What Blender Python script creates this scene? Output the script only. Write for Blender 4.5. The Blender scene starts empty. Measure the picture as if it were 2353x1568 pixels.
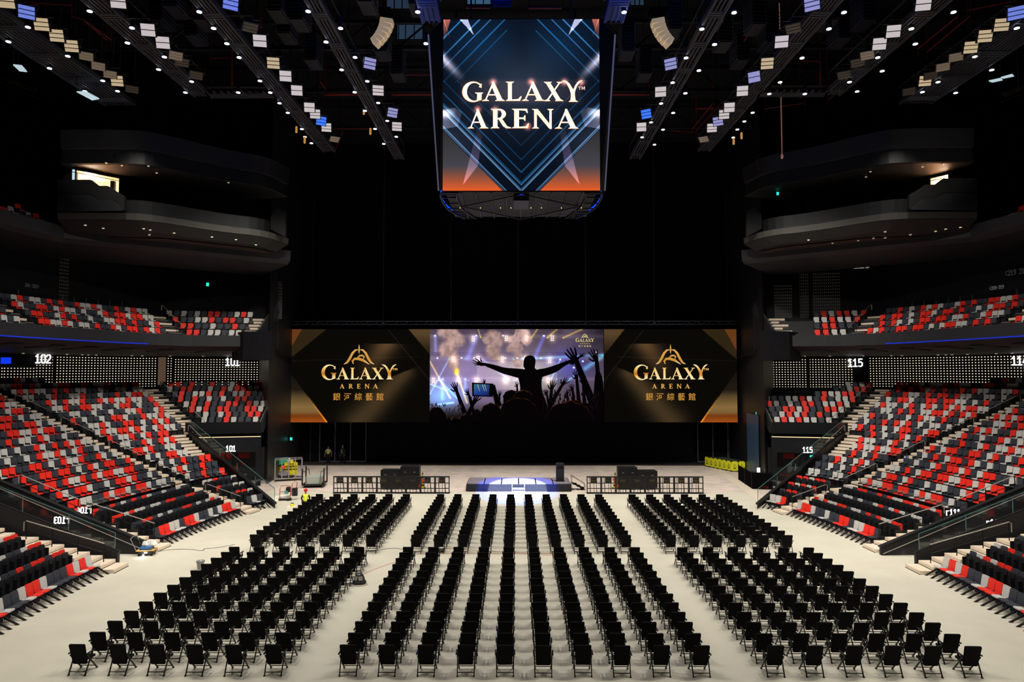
import bpy, bmesh, math, random, json
import numpy as np
from mathutils import Vector, Matrix
from math import sin, cos, pi, radians, atan, sqrt, hypot
random.seed(11)
S = bpy.context.scene
C = S.collection

# ------------------------------------------------------------------ camera, world, exposure
H, F = 9.33, 1569.0                       # eye height above the arena floor, focal length in pixels of the 2353 px frame
PITCH, YAW = atan(71/F), atan(8.5/F)
cd = bpy.data.cameras.new('camera'); cam = bpy.data.objects.new('camera', cd); C.objects.link(cam)
cam.location = (0, 0, H); cam.rotation_euler = (pi/2+PITCH, 0, YAW)
cd.sensor_width = 36; cd.lens = 36*F/2353; cd.clip_end = 400
S.camera = cam
S.view_settings.view_transform = 'Standard'; S.view_settings.look = 'None'
S.view_settings.exposure = 0.0; S.view_settings.gamma = 1.0; S.view_settings.use_curve_mapping = False
w = bpy.data.worlds.new('world'); S.world = w; w.use_nodes = True
w.node_tree.nodes['Background'].inputs[0].default_value = (.5, .6, 1, 1)
w.node_tree.nodes['Background'].inputs[1].default_value = 0.002

_R = Matrix.Rotation(YAW, 3, 'Z') @ Matrix.Rotation(pi/2+PITCH, 3, 'X')
def ray(px, py):
    return _R @ Vector(((px-1176.5)/F, -(py-784)/F, -1))
def at(px, py, Y):
    d = ray(px, py); t = Y/d.y
    return Vector((d.x*t, Y, H+d.z*t))
def at_z(px, py, z):
    d = ray(px, py); t = (z-H)/d.z
    return Vector((d.x*t, d.y*t, z))
def proj(p):
    v = _R.transposed() @ (Vector(p)-Vector((0, 0, H)))
    if v.z > -.1: return (-9999, -9999)
    return (1176.5 - v.x/v.z*F, 784 + v.y/v.z*F)

# house floodlights: the first set hangs where rows of floodlights hang under the catwalks
def spot(x, y, z, tx, ty, tz, power, ang=95, blend=.9, col=(1, .95, .86), rad=.5):
    l = bpy.data.lights.new('flood_beam', 'SPOT'); l.energy = power; l.spot_size = radians(ang); l.spot_blend = blend
    l.color = col; l.shadow_soft_size = rad
    o = bpy.data.objects.new('flood_beam', l); C.objects.link(o); o.location = (x, y, z)
    o.rotation_euler = (Vector((tx, ty, tz))-Vector((x, y, z))).to_track_quat('-Z', 'Y').to_euler()
    return o
KP = 4700
for sx in (-1, 1):
    for (x, y, tx, ty, p) in ((24.5, 34, 15, 36, .75), (24.5, 41, 19, 40, .6), (19.5, 27, 16, 28, .8), (19.5, 37, 20, 42, .8),
                              (14.3, 26, 8, 26, .9), (14.3, 36, 8, 40, .9), (14.3, 44, 12, 46, .8), (9, 24, 4, 24, .8), (9, 40, 3, 44, .9), (9, 50, 14, 56, .55)):
        spot(sx*x, y, 26, sx*tx, ty, 0, KP*p)
for sx in (-1, 1):  # added spots to brighten stands and far stage; some hang off the catwalks
    spot(-sx*9, 43, 26, sx*22, 43, 3, KP*2.3, ang=60)
    spot(sx*9, 15, 26, sx*26, 46, 4, KP*4.8, ang=50)
    spot(sx*4, 11, 26, sx*21, 27, 1, KP*1.6, ang=50)
    spot(sx*9, 34, 26, sx*25, 57, 6, KP*4.0, ang=44)
    spot(-sx*9, 21, 26, sx*21, 26, 2, KP*1.9, ang=50)
    spot(sx*9, 52, 26, sx*8, 56.5, 0, KP*3.0, ang=66)
    spot(sx*14, 50, 26, sx*17, 68, 0, KP*1.3, ang=45)
# blue service lights on the catwalks over the centre cube
for x_, y_ in ((-7, 27), (1.9, 26), (8, 27)):
    l = bpy.data.lights.new('blue_worklight', 'POINT'); l.energy = 260; l.color = (.02, .15, 1); l.shadow_soft_size = .2
    o = bpy.data.objects.new('blue_worklight', l); C.objects.link(o); o.location = (x_, y_, 26.2)
# follow spot on the little stage: white core with a blue rim
spot(.6, 18, 25, .15, 52.4, .6, 620000, ang=6.3, blend=.12, col=(.75, .85, 1), rad=.05)
spot(.55, 18.1, 25, .1, 52.4, .6, 420000, ang=8.8, blend=.25, col=(.01, .10, 1), rad=.05)

# ------------------------------------------------------------------ helpers
def lin(c):
    return tuple(((v/255)/12.92 if v/255 <= .04045 else ((v/255+.055)/1.055)**2.4) for v in c)
_m = {}
def mat(name, col, rough=.6, metal=0., emit=None, es=1., noise=0., nscale=3., bump=0., spec=.5, alpha=1.):
    """col in 0-255 sRGB; a little procedural noise in colour and bump"""
    if name in _m: return _m[name]
    m = bpy.data.materials.new(name); m.use_nodes = True; nt = m.node_tree; b = nt.nodes['Principled BSDF']
    c = lin(col); b.inputs['Base Color'].default_value = (*c, 1)
    b.inputs['Roughness'].default_value = rough; b.inputs['Metallic'].default_value = metal
    b.inputs['Specular IOR Level'].default_value = spec
    if noise or bump:
        tc = nt.nodes.new('ShaderNodeTexCoord'); n = nt.nodes.new('ShaderNodeTexNoise')
        n.inputs['Scale'].default_value = nscale; n.inputs['Detail'].default_value = 4
        nt.links.new(tc.outputs['Object'], n.inputs['Vector'])
        if noise:
            r = nt.nodes.new('ShaderNodeValToRGB')
            r.color_ramp.elements[0].position = .3; r.color_ramp.elements[1].position = .7
            r.color_ramp.elements[0].color = (*[v*(1-noise) for v in c], 1); r.color_ramp.elements[1].color = (*[min(1, v*(1+noise)) for v in c], 1)
            nt.links.new(n.outputs['Fac'], r.inputs['Fac']); nt.links.new(r.outputs['Color'], b.inputs['Base Color'])
        if bump:
            bp = nt.nodes.new('ShaderNodeBump'); bp.inputs['Strength'].default_value = bump
            nt.links.new(n.outputs['Fac'], bp.inputs['Height']); nt.links.new(bp.outputs['Normal'], b.inputs['Normal'])
    if emit is not None:
        b.inputs['Emission Color'].default_value = (*lin(emit), 1); b.inputs['Emission Strength'].default_value = es
    if alpha < 1:
        b.inputs['Alpha'].default_value = alpha
    _m[name] = m
    return m
def glassmat(name, tint=(200, 220, 220), fac=.12):
    if name in _m: return _m[name]
    m = bpy.data.materials.new(name); m.use_nodes = True; nt = m.node_tree; nt.nodes.clear()
    o = nt.nodes.new('ShaderNodeOutputMaterial'); mx = nt.nodes.new('ShaderNodeMixShader'); t = nt.nodes.new('ShaderNodeBsdfTransparent')
    g = nt.nodes.new('ShaderNodeBsdfGlossy'); g.inputs['Roughness'].default_value = .08; g.inputs['Color'].default_value = (*lin(tint), 1)
    mx.inputs[0].default_value = fac
    nt.links.new(t.outputs[0], mx.inputs[1]); nt.links.new(g.outputs[0], mx.inputs[2]); nt.links.new(mx.outputs[0], o.inputs[0])
    _m[name] = m; return m
def vcol_emit(strength=1.):
    k = 'led_picture'
    if k in _m: return _m[k]
    m = bpy.data.materials.new(k); m.use_nodes = True; nt = m.node_tree; nt.nodes.clear()
    o = nt.nodes.new('ShaderNodeOutputMaterial'); e = nt.nodes.new('ShaderNodeEmission'); a = nt.nodes.new('ShaderNodeAttribute')
    a.attribute_name = 'Col'; e.inputs['Strength'].default_value = strength
    nt.links.new(a.outputs['Color'], e.inputs['Color']); nt.links.new(e.outputs[0], o.inputs[0])
    _m[k] = m; return m

class MB:
    """collects primitives and links them as ONE mesh object"""
    def __init__(s): s.v = []; s.f = []
    def add(s, vs, fs):
        n = len(s.v); s.v += [tuple(v) for v in vs]; s.f += [tuple(i+n for i in f) for f in fs]; return s
    def box(s, x0, x1, y0, y1, z0, z1, M=None):
        vs = [Vector((x, y, z)) for z in (z0, z1) for x, y in ((x0, y0), (x1, y0), (x1, y1), (x0, y1))]
        if M is not None: vs = [M @ v for v in vs]
        return s.add(vs, [(3, 2, 1, 0), (4, 5, 6, 7), (0, 1, 5, 4), (1, 2, 6, 5), (2, 3, 7, 6), (3, 0, 4, 7)])
    def bar(s, a, b, wd, h=None, up=(0, 0, 1)):
        a, b = Vector(a), Vector(b); h = h or wd; d = (b-a)
        if d.length < 1e-6: return s
        d.normalize(); u = Vector(up)
        if abs(d.dot(u)) > .95: u = Vector((1, 0, 0))
        x = d.cross(u).normalized(); y = x.cross(d).normalized()
        vs = [p + x*i*wd/2 + y*j*h/2 for p in (a, b) for i, j in ((-1, -1), (1, -1), (1, 1), (-1, 1))]
        return s.add(vs, [(3, 2, 1, 0), (4, 5, 6, 7), (0, 1, 5, 4), (1, 2, 6, 5), (2, 3, 7, 6), (3, 0, 4, 7)])
    def tube(s, pts, r, n=8, closed=False):
        pts = [Vector(p) for p in pts]; rs = r if isinstance(r, (list, tuple)) else [r]*len(pts); vs = []
        for i, p in enumerate(pts):
            d = (pts[min(i+1, len(pts)-1)]-pts[max(i-1, 0)]) if not closed else (pts[(i+1) % len(pts)]-pts[i-1])
            d.normalize(); u = Vector((0, 0, 1)) if abs(d.z) < .9 else Vector((1, 0, 0))
            x = d.cross(u).normalized(); y = x.cross(d)
            vs += [p+(x*cos(2*pi*k/n)+y*sin(2*pi*k/n))*rs[i] for k in range(n)]
        m = len(pts); fs = []
        for i in range(m if closed else m-1):
            j = (i+1) % m
            fs += [(i*n+k, i*n+(k+1) % n, j*n+(k+1) % n, j*n+k) for k in range(n)]
        if not closed: fs += [tuple(range(n-1, -1, -1)), tuple(range((m-1)*n, m*n))]
        return s.add(vs, fs)
    def cyl(s, a, b, r, n=12, r2=None): return s.tube([a, b], [r, r if r2 is None else r2], n)
    def lathe(s, prof, n=16, c=(0, 0, 0)):
        vs = [(c[0]+r*cos(2*pi*k/n), c[1]+r*sin(2*pi*k/n), c[2]+z) for r, z in prof for k in range(n)]
        fs = [(i*n+k, i*n+(k+1) % n, (i+1)*n+(k+1) % n, (i+1)*n+k) for i in range(len(prof)-1) for k in range(n)]
        fs += [tuple(range(n-1, -1, -1)), tuple(range((len(prof)-1)*n, len(prof)*n))]
        return s.add(vs, fs)
    def prism(s, outline, t, M):
        """outline (x,z) extruded +-t/2 along local y, placed by matrix M"""
        n = len(outline); vs = [M @ Vector((x, y, z)) for y in (-t/2, t/2) for x, z in outline]
        return s.add(vs, [tuple(range(n)), tuple(range(2*n-1, n-1, -1))] + [((i+1) % n, i, i+n, (i+1) % n+n) for i in range(n)])
    def loft(s, rows, close=False):
        n = len(rows[0]); vs = [p for r in rows for p in r]; fs = []
        for i in range(len(rows)-1):
            for j in range(n if close else n-1):
                k = (j+1) % n; fs.append((i*n+j, i*n+k, (i+1)*n+k, (i+1)*n+j))
        return s.add(vs, fs)
    def mesh(s, name, m):
        me = bpy.data.meshes.new(name); me.from_pydata(s.v, [], s.f); me.update()
        me.materials.append(m); return me
    def build(s, name, m, parent=None, loc=None, rz=0, bevel=0, smooth=False):
        me = s.mesh(name, m)
        if smooth:
            for p in me.polygons: p.use_smooth = True
        o = link(name, me, parent)
        if loc is not None: o.location = loc
        if rz: o.rotation_euler.z = rz
        if bevel:
            b = o.modifiers.new('bevel', 'BEVEL'); b.width = bevel; b.segments = 2; b.limit_method = 'ANGLE'
        return o
def link(name, data, parent=None):
    o = bpy.data.objects.new(name, data); C.objects.link(o)
    if parent is not None: o.parent = parent
    return o
def tag(o, label=None, cat=None, group=None, kind=None):
    if label: o['label'] = label
    if cat: o['category'] = cat
    if group: o['group'] = group
    if kind: o['kind'] = kind
    return o
def thing(name, loc, label, cat, group=None, rz=0, kind=None):
    o = bpy.data.objects.new(name, None); C.objects.link(o); o.empty_display_size = .2
    o.location = loc; o.rotation_euler.z = rz
    return tag(o, label, cat, group, kind)
def struct(o): o['kind'] = 'structure'; return o
def text_mesh(body, size, m, name='lettering', extrude=.004, mirror=False, bold=0.0):
    cu = bpy.data.curves.new('t', 'FONT'); cu.body = body; cu.size = size; cu.extrude = extrude; cu.align_x = 'CENTER'; cu.align_y = 'CENTER'
    cu.offset = bold
    o = bpy.data.objects.new('t', cu); C.objects.link(o)
    me = bpy.data.meshes.new_from_object(o.evaluated_get(bpy.context.evaluated_depsgraph_get()))
    bpy.data.objects.remove(o); me.name = name; me.materials.clear(); me.materials.append(m)
    # stand it up: text x stays x, text y becomes z; reads from -y
    me.transform(Matrix.Rotation(pi/2, 4, 'X'))
    if mirror: me.transform(Matrix.Scale(-1, 4, (1, 0, 0)))
    return me
ORD = ['zeroth', 'first', 'second', 'third', 'fourth', 'fifth', 'sixth', 'seventh', 'eighth', 'ninth', 'tenth', 'eleventh', 'twelfth', 'thirteenth', 'fourteenth',
       'fifteenth', 'sixteenth', 'seventeenth', 'eighteenth', 'nineteenth', 'twentieth']
TEN = {20: 'twenty', 30: 'thirty', 40: 'forty', 50: 'fifty', 60: 'sixty', 70: 'seventy', 80: 'eighty'}
def nth(k):
    if k <= 20: return ORD[k]
    t, u = k//10*10, k % 10
    if u == 0: return TEN[t][:-1]+'ieth'
    return TEN[t]+'-'+ORD[u]
def rrect(w1, w0, z0, z1, r=.05, n=4):
    """rounded outline, width w0 at the bottom z0 and w1 at the top z1"""
    pts = []
    for (cx, cz, a0) in ((w1/2-r, z1-r, 0), (-w1/2+r, z1-r, 90), (-w0/2+r, z0+r, 180), (w0/2-r, z0+r, 270)):
        for k in range(n+1):
            a = radians(a0+90*k/n); pts.append((cx+r*cos(a), cz+r*sin(a)))
    return pts

# ------------------------------------------------------------------ materials
M_floor = mat('vinyl_floor', (204, 198, 180), .75, noise=.05, nscale=.6, bump=.02)
M_conc = mat('concrete', (214, 198, 186), .6, noise=.16, nscale=.9, bump=.03)
M_concline = mat('pale_floor_paint', (222, 208, 188), .6)  # paler strips laid over the concrete
M_black = mat('black_paint', (20, 20, 22), .7, noise=.2, nscale=2)
M_wall = mat('black_wall', (17, 17, 22), .8, spec=.2, noise=.25, nscale=1.5)
M_dwall = mat('stage_drape_black', (11, 11, 16), .9, spec=.1, noise=.3, nscale=1)
M_fascia = mat('dark_grey_paint', (27, 27, 31), .6, noise=.15, nscale=2.)
M_fascia2 = mat('mid_grey_paint', (88, 84, 80), .6, noise=.12, nscale=2.)
M_tier = mat('tier_black', (16, 16, 19), .8, spec=.2)
M_step = mat('cream_step', (226, 208, 186), .6, noise=.06, nscale=4)
M_nose = mat('step_nosing', (30, 28, 26), .6)
M_rail = mat('rail_black', (14, 14, 15), .35, .6)
M_chrome = mat('rail_steel', (165, 156, 146), .35, .3)
M_seat = {'red': mat('seat_red', (232, 40, 22), .6, noise=.1, nscale=30), 'white': mat('seat_white', (198, 195, 190), .6, noise=.05, nscale=30),
          'dark': mat('seat_dark_grey', (48, 52, 62), .65, noise=.15, nscale=30)}
M_shell = mat('seat_shell_navy', (14, 18, 38), .5, noise=.2, nscale=8)
M_fold = mat('folded_seat_black', (19, 20, 25), .5, noise=.15, nscale=8)
M_sbase = mat('seat_base_black', (13, 13, 16), .55)
M_chair = mat('chair_black_fabric', (7, 7, 9), .8, spec=.15, noise=.2, nscale=25)
M_chf = mat('chair_frame_black', (12, 12, 13), .45, .2)
M_glass = glassmat('guard_glass')
M_gedge = mat('glass_edge', (70, 110, 105), .3)
M_slat = mat('catwalk_grey', (62, 62, 70), .5)
M_slatb = mat('catwalk_blue', (60, 90, 190), .5)  # blue light on these catwalks put into the base colour
M_pipe = mat('sprinkler_red', (120, 18, 12), .5)
M_duct = mat('duct_dark', (24, 26, 34), .5, .3)
M_lamp = mat('lamp_white', (230, 230, 240), .5, emit=(235, 240, 255), es=5)
M_lampcan = mat('lamp_can', (30, 30, 34), .5)
M_sign = mat('sign_lit', (255, 255, 255), .5, emit=(255, 255, 255), es=1.6)
M_signdim = mat('sign_unlit', (150, 150, 150), .6)
M_exit = mat('exit_green', (20, 160, 150), .5, emit=(40, 220, 200), es=1.3)
M_blue = mat('blue_led', (10, 40, 200), .5, emit=(10, 60, 255), es=.25)
# ------------------------------------------------------------------ the bowl: plan curves shared by tiers, balconies and walls
CMX, CMY, RM = 43.4, 33.0, 62.0           # long side arc (left stand; the right one is its mirror)
U1, UB = 12.5, 39.0                       # main arc up to 12.5 deg, corner arc up to 39 deg, then a straight block beside the stage
CCX, CCY, RC = CMX-(RM-2)*cos(radians(U1)), CMY+(RM-2)*sin(radians(U1)), 2.0
HB = radians(78)
def path(r, u):
    """left stand: plan point and outward normal at offset r; u in degrees, beyond UB in metres along the straight block"""
    if u <= U1:
        a = radians(u); return (CMX-(RM+r)*cos(a), CMY+(RM+r)*sin(a)), (-cos(a), sin(a))
    if u <= UB:
        a = radians(u); return (CCX-(RC+r)*cos(a), CCY+(RC+r)*sin(a)), (-cos(a), sin(a))
    a = radians(UB); x, y = CCX-(RC+r)*cos(a), CCY+(RC+r)*sin(a); s = u-UB
    return (x+s*sin(HB), y+s*cos(HB)), (-cos(HB), sin(HB))
def P3(sd, r, u, z):
    (x, y), n = path(r, u); return Vector((x*-sd, y, z))     # sd=-1 left, +1 right
def u_at_px(px, r):
    lo, hi = -15., 60.
    for _ in range(50):
        m = (lo+hi)/2; (x, y), n = path(r, m)
        if proj((x, y, H))[0] < px: lo = m
        else: hi = m
    return lo
def u_at_x(x0, r):
    """u on the straight block where x reaches x0"""
    (x, y), n = path(r, UB); return UB+max(0, (x0-x)/sin(HB))
def us(u0, u1):
    """sample values of u between two ends"""
    out = [u0]; u = u0
    while u < u1-1e-6:
        st = 1.0 if u < U1-1e-6 else (5.0 if u < UB-1e-6 else 2.0)
        nx = u+st
        for b in (U1, UB):
            if u < b-1e-6 < nx: nx = b
        u = min(nx, u1); out.append(u)
    return out
def walk(r, u0, u1, gap):
    """equally spaced places along a row: list of (point, outward normal)"""
    pts = []; n = 600
    L = [path(r, u0+(u1-u0)*i/n) for i in range(n+1)]
    acc = [0]
    for i in range(n): acc.append(acc[-1]+hypot(L[i+1][0][0]-L[i][0][0], L[i+1][0][1]-L[i][0][1]))
    k = int(acc[-1]/gap)
    if k < 1: return []
    g = acc[-1]/k; j = 0
    for q in range(k):
        s = (q+.5)*g
        while acc[j+1] < s: j += 1
        t = (s-acc[j])/max(1e-9, acc[j+1]-acc[j]); a, b = L[j][0], L[j+1][0]
        pts.append(((a[0]+(b[0]-a[0])*t, a[1]+(b[1]-a[1])*t), L[j][1]))
    return pts
def loft_path(name, m, sd, prof, u0, u1, caps=True, parent=None, z0=None, uend=None):
    """sweep a (r,z) profile along the bowl"""
    rows = []
    for u in us(u0, u1):
        row = []
        for r, z in prof:
            uu = u
            if uend is not None and u > UB: uu = UB+(u-UB)/(u1-UB)*(uend(r)-UB)
            row.append(P3(sd, r, uu, z))
        rows.append(row)
    mb = MB(); mb.loft(rows)
    if caps and z0 is not None:
        for row in (rows[0], rows[-1]):
            b = [Vector((p.x, p.y, z0)) for p in row]
            n = len(row); mb.add(row+b, [(i, i+1, n+i+1, n+i) for i in range(n-1)])
    elif caps:
        for row in (rows[0], rows[-1]): mb.add(row, [tuple(range(len(row)))])
    return mb.build(name, m, parent)
SD = {-1: 'left', 1: 'right'}

# floor
mb = MB(); Yv = at_z(1187, 1133, 0).y
v = [(-30, -6), (30, -6), (30, Yv-3.5), (at_z(1800, 1165, 0).x, at_z(1800, 1165, 0).y), (at_z(1715, 1131, 0).x, Yv), (-18.8, Yv), (-19.8, Yv-1.2), (-30, Yv-4)]
mb.add([(x, y, 0) for x, y in v], [tuple(range(len(v)))])
o = mb.build('floor', M_floor); struct(o)
mb = MB(); mb.add([(-60, -40, -.012), (60, -40, -.012), (60, 75, -.012), (-60, 75, -.012)], [(0, 1, 2, 3)])
struct(mb.build('floor_stage', M_conc))
mb = MB()
for (a, b, wd) in ((at_z(560, 1098, 0), at_z(1760, 1098, 0), .35), (at_z(690, 1072, 0), at_z(1740, 1072, 0), .35),
                   (at_z(612, 1140, 0), at_z(745, 1070, 0), .9), (at_z(1370, 1075, 0), at_z(1392, 1097, 0), .5), (at_z(1010, 1075, 0), at_z(985, 1097, 0), .3),
                   (at_z(1760, 1152, 0), at_z(1640, 1075, 0), .9)):
    kz = -.006+.0008*len(mb.f)/6; mb.bar((a.x, a.y, kz), (b.x, b.y, kz), wd, .006)
struct(mb.build('trim_floor_lines', M_concline))
mb = MB(); a = at_z(1176, 1062, 0); mb.box(-23, 23, 68.6, 71.3, -.01, .02); struct(mb.build('trim_stage_apron', mat('apron_dark', (70, 64, 60), .6)))  # shade on the floor before the back wall, put in as a dark strip

# tiers
ROW_R = lambda i: 5.7+1.06*i
ROW_Z = lambda i: 1.4+.41*i
TELE = [(.85, 0.), (2.1, .25), (3.2, .6), (4.3, .95)]
prof_low = [(1.55, 0), (1.55, .25), (2.65, .25), (2.65, .6), (3.75, .6), (3.75, .95), (4.95, .95), (4.95, 1.4)]
def prof_fix(i0, i1):
    p = []
    for i in range(i0, i1+1):
        p += [(ROW_R(i)-.75, ROW_Z(i)), (ROW_R(i)+.31, ROW_Z(i))]
    return p
XE = lambda r: -21.0-.10*(r-13)
for sd in (-1, 1):
    side = SD[sd]
    t = loft_path('seating_tier', M_tier, sd, prof_low+prof_fix(0, 16)+[(24.2, ROW_Z(16))], 2.45, UB, z0=0)
    tag(t, f'long black stepped seating tier of the {side} stand curving towards the stage', 'seating tier')
    t = loft_path('seating_tier', M_tier, sd, prof_low+prof_fix(0, 4), -16, .3, z0=0)
    tag(t, f'short black stepped seating tier at the near {side} edge of the photo', 'seating tier')
    pr = [(12.75, 4.0), (12.75, ROW_Z(7)+.95), (12.87, ROW_Z(7)+.95), (12.87, ROW_Z(7))]+prof_fix(7, 15)+[(24.2, ROW_Z(15))]
    t = loft_path('seating_tier', M_tier, sd, pr, UB, 60, caps=False, uend=lambda r: u_at_x(XE(r), r))
    tag(t, f'small raised black seating tier beside the stage opening in the {side} stand', 'seating tier')
    # wall under the raised block with a dark way out
    rows = []
    mbw = MB(); a = P3(sd, 12.75, UB, 0); b = P3(sd, 12.75, u_at_x(XE(12.75), 12.75), 0)
    for (f0, f1, z0, z1) in ((0, .18, 0, 4.1), (.18, .93, 2.75, 4.1), (.93, 1, 0, 4.1)):
        p, q = a.lerp(b, f0), a.lerp(b, f1); mbw.bar((p.x, p.y, (z0+z1)/2), (q.x, q.y, (z0+z1)/2), .2, z1-z0)
    struct(mbw.build(f'wall_tunnel_{side}', M_wall))
    mbw = MB(); mbw.bar((a.x, a.y-.13, 4.02), (b.x, b.y-.13, 4.02), .05, .05)
    struct(mbw.build(f'trim_tunnel_light_{side}', mat('warm_strip', (230, 200, 160), .5, emit=(255, 215, 160), es=.9)))
    # dark door recess behind the opening
    mbw = MB(); mbw.bar((a.x, a.y+3, 1.4), (b.x, b.y+3, 1.4), .2, 2.9); struct(mbw.build(f'wall_tunnel_back_{side}', M_black))
    mbw = MB(); p = a.lerp(b, .62); mbw.box(p.x-.5, p.x+.5, p.y+2.3, p.y+2.4, 2.0, 2.45)
    o = mbw.build('tunnel_banner', mat('banner_red', (120, 8, 14), .6)); tag(o, f'small dark red panel hanging inside the {side} tunnel mouth under the section number', 'panel')

# aisle stairs
def stair_pts(rmin, rmax, lowfrom=0):
    out = []
    if rmin < 4.9:
        k = 0; r = 0.0
        while k < 8:
            out.append((r, r+.70, .175*(k+1))); r += .62; k += 1
    for i in range(0, 16):
        r0 = ROW_R(i)-.75
        if r0 < rmin-.2 or r0 > rmax: continue
        out.append((r0-.02, r0+.53, ROW_Z(i)+.015)); out.append((r0+.53, r0+1.06, ROW_Z(i)+.205))
    return out
def make_stairs(sd, uc, wd, steps, label, light=True):
    t = thing('aisle_stairs', P3(sd, steps[0][0], uc(steps[0][0]) if callable(uc) else uc, 0), label, 'stairs')
    mb, nb = MB(), MB()
    for (r0, r1, z) in steps:
        u_ = uc(r0) if callable(uc) else uc
        a, b = P3(sd, r0, u_, z-.09), P3(sd, r1, u_, z-.09); a -= t.location; b -= t.location
        d = (b-a).normalized(); tn = Vector((-d.y, d.x, 0))
        mb.bar(a, b, wd, .18)
        nb.bar(a-tn*wd/2-d*.012+Vector((0, 0, -.075)), a+tn*wd/2-d*.012+Vector((0, 0, -.075)), .02, .03)
    mb.build('treads', M_step, t); nb.build('nosings', M_nose, t)
    return t
for sd in (-1, 1):
    s = SD[sd]
    make_stairs(sd, 11.75, 1.2, stair_pts(0, 22), f'long cream aisle stairs with dark nosings between the two big blocks of the {s} stand')
    make_stairs(sd, 3.1, 1.2, stair_pts(0, 14), f'cream aisle stairs on the stage side of the {s} stand tunnel')
    make_stairs(sd, -.42, 1.2, stair_pts(0, 9), f'cream aisle stairs on the near side of the {s} stand tunnel')
    make_stairs(sd, lambda r: UB+.8 if r > 12.6 else UB-math.degrees(.85/(2+r)), 1.4, [q for q in stair_pts(8.4, 22) if q[0] > 8], f'cream aisle stairs climbing beside the raised corner block of the {s} stand')

# seats -------------------------------------------------------------
SEATS = []
def add_row(sd, kind, r, z, u0, u1, block, rowname, cols=None, skip=None, gap=.455):
    seq = walk(r, u0, u1, gap); prev = ['', '']
    for k, ((x, y), n) in enumerate(seq):
        if cols is not None: c = {'R': 'red', 'W': 'white', 'D': 'dark'}[cols[min(k, len(cols)-1)]]
        else:
            while True:
                c = random.choices(('red', 'white', 'dark'), (.33, .30, .37))[0]
                if not (prev[0] == prev[1] == c): break
        prev = [prev[1], c]
        if skip and skip(k, x, y): continue
        X = x*-sd; nx, ny = n[0]*-sd, n[1]
        px, py = proj((X, y, z+.6))
        if px < -420 or px > 2773 or py > 1800: continue
        rz = math.atan2(-ny, -nx)+pi/2
        SEATS.append(dict(p=(X, y, z), rz=rz, c=c, kind=kind, block=block, row=rowname, k=k+1, d=hypot(X, y)))
def edge(u, r, off):
    R = (RM if u <= U1 else RC)+r
    return u+math.degrees(off/R)
FL = {-1: ('DRRWWDRRWDDWDWRRW', 'WRWRDDDWRRWDDWRRDWDRRW', 'DWDD'), 1: ('DRRWWDRRWDDWDWRRW'[::-1], 'WRWRDDWRRWDDWRRWDDRWWD', 'RWWD')}
FL[1] = ('DRRWWDRRDDWDDWRRW', FL[1][1], 'RWWD')
for sd in (-1, 1):
    s = SD[sd]
    for q, (r, z) in enumerate(TELE):
        kind = 'floor' if q == 0 else 'folded'
        rn = 'floor-level row' if q == 0 else f'{nth(q)} folded row'
        add_row(sd, kind, r, z, edge(3.1, r, .65), edge(11.75, r, -.65), f'{s} stand middle block', rn, FL[sd][0] if q == 0 else None, gap=.48 if q == 0 else .455)
        add_row(sd, kind, r, z, edge(11.75, r, .65), UB-1.5, f'{s} stand corner block', rn, FL[sd][2] if q == 0 else None, gap=.43)
        # near block is counted away from the stage
        n0 = len(SEATS)
        add_row(sd, kind, r, z, -14, edge(-.45, r, -.65), f'{s} stand near block', rn, gap=.455)
        new = SEATS[n0:]; tot = max([a['k'] for a in new]+[0])
        for a in new:
            a['k'] = tot+1-a['k']
            if q == 0: a['c'] = {'R': 'red', 'W': 'white', 'D': 'dark'}[FL[sd][1][min(a['k']-1, len(FL[sd][1])-1)]]
    for i in range(17):
        r, z = ROW_R(i), ROW_Z(i); rn = f'{nth(i+1)} fixed row'
        if i < 3: add_row(sd, 'fixed', r, z, -12, edge(-.45, r, -.65), f'{s} stand near block', rn)
        n0 = len(SEATS)
        add_row(sd, 'fixed', r, z, edge(3.1, r, .65), edge(11.75, r, -.7), f'{s} stand middle block', rn)
        new = SEATS[n0:]; tot = max([a['k'] for a in new]+[0])
        for a in new: a['k'] = tot+1-a['k']
        if i < 16:
            add_row(sd, 'fixed', r, z, edge(11.75, r, .7), UB-math.degrees((.1 if r > 12.4 else (1.6 if r > 8.4 else .3))/(2+r)), f'{s} stand corner block', rn)
        else:
            add_row(sd, 'fixed', r, z, edge(11.75, r, .7), 22, f'{s} stand corner block', rn)
        if 7 <= i <= 15:
            lim = {13: 26.3, 14: 28., 15: 29.6}.get(i)
            add_row(sd, 'fixed', r, z, UB+1.7, u_at_x(XE(r)-.45, r), f'{s} raised block by the stage', rn,
                    skip=(lambda k, x, y, lim=lim: sd == 1 and lim and abs(x) < lim), gap=.55)
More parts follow.
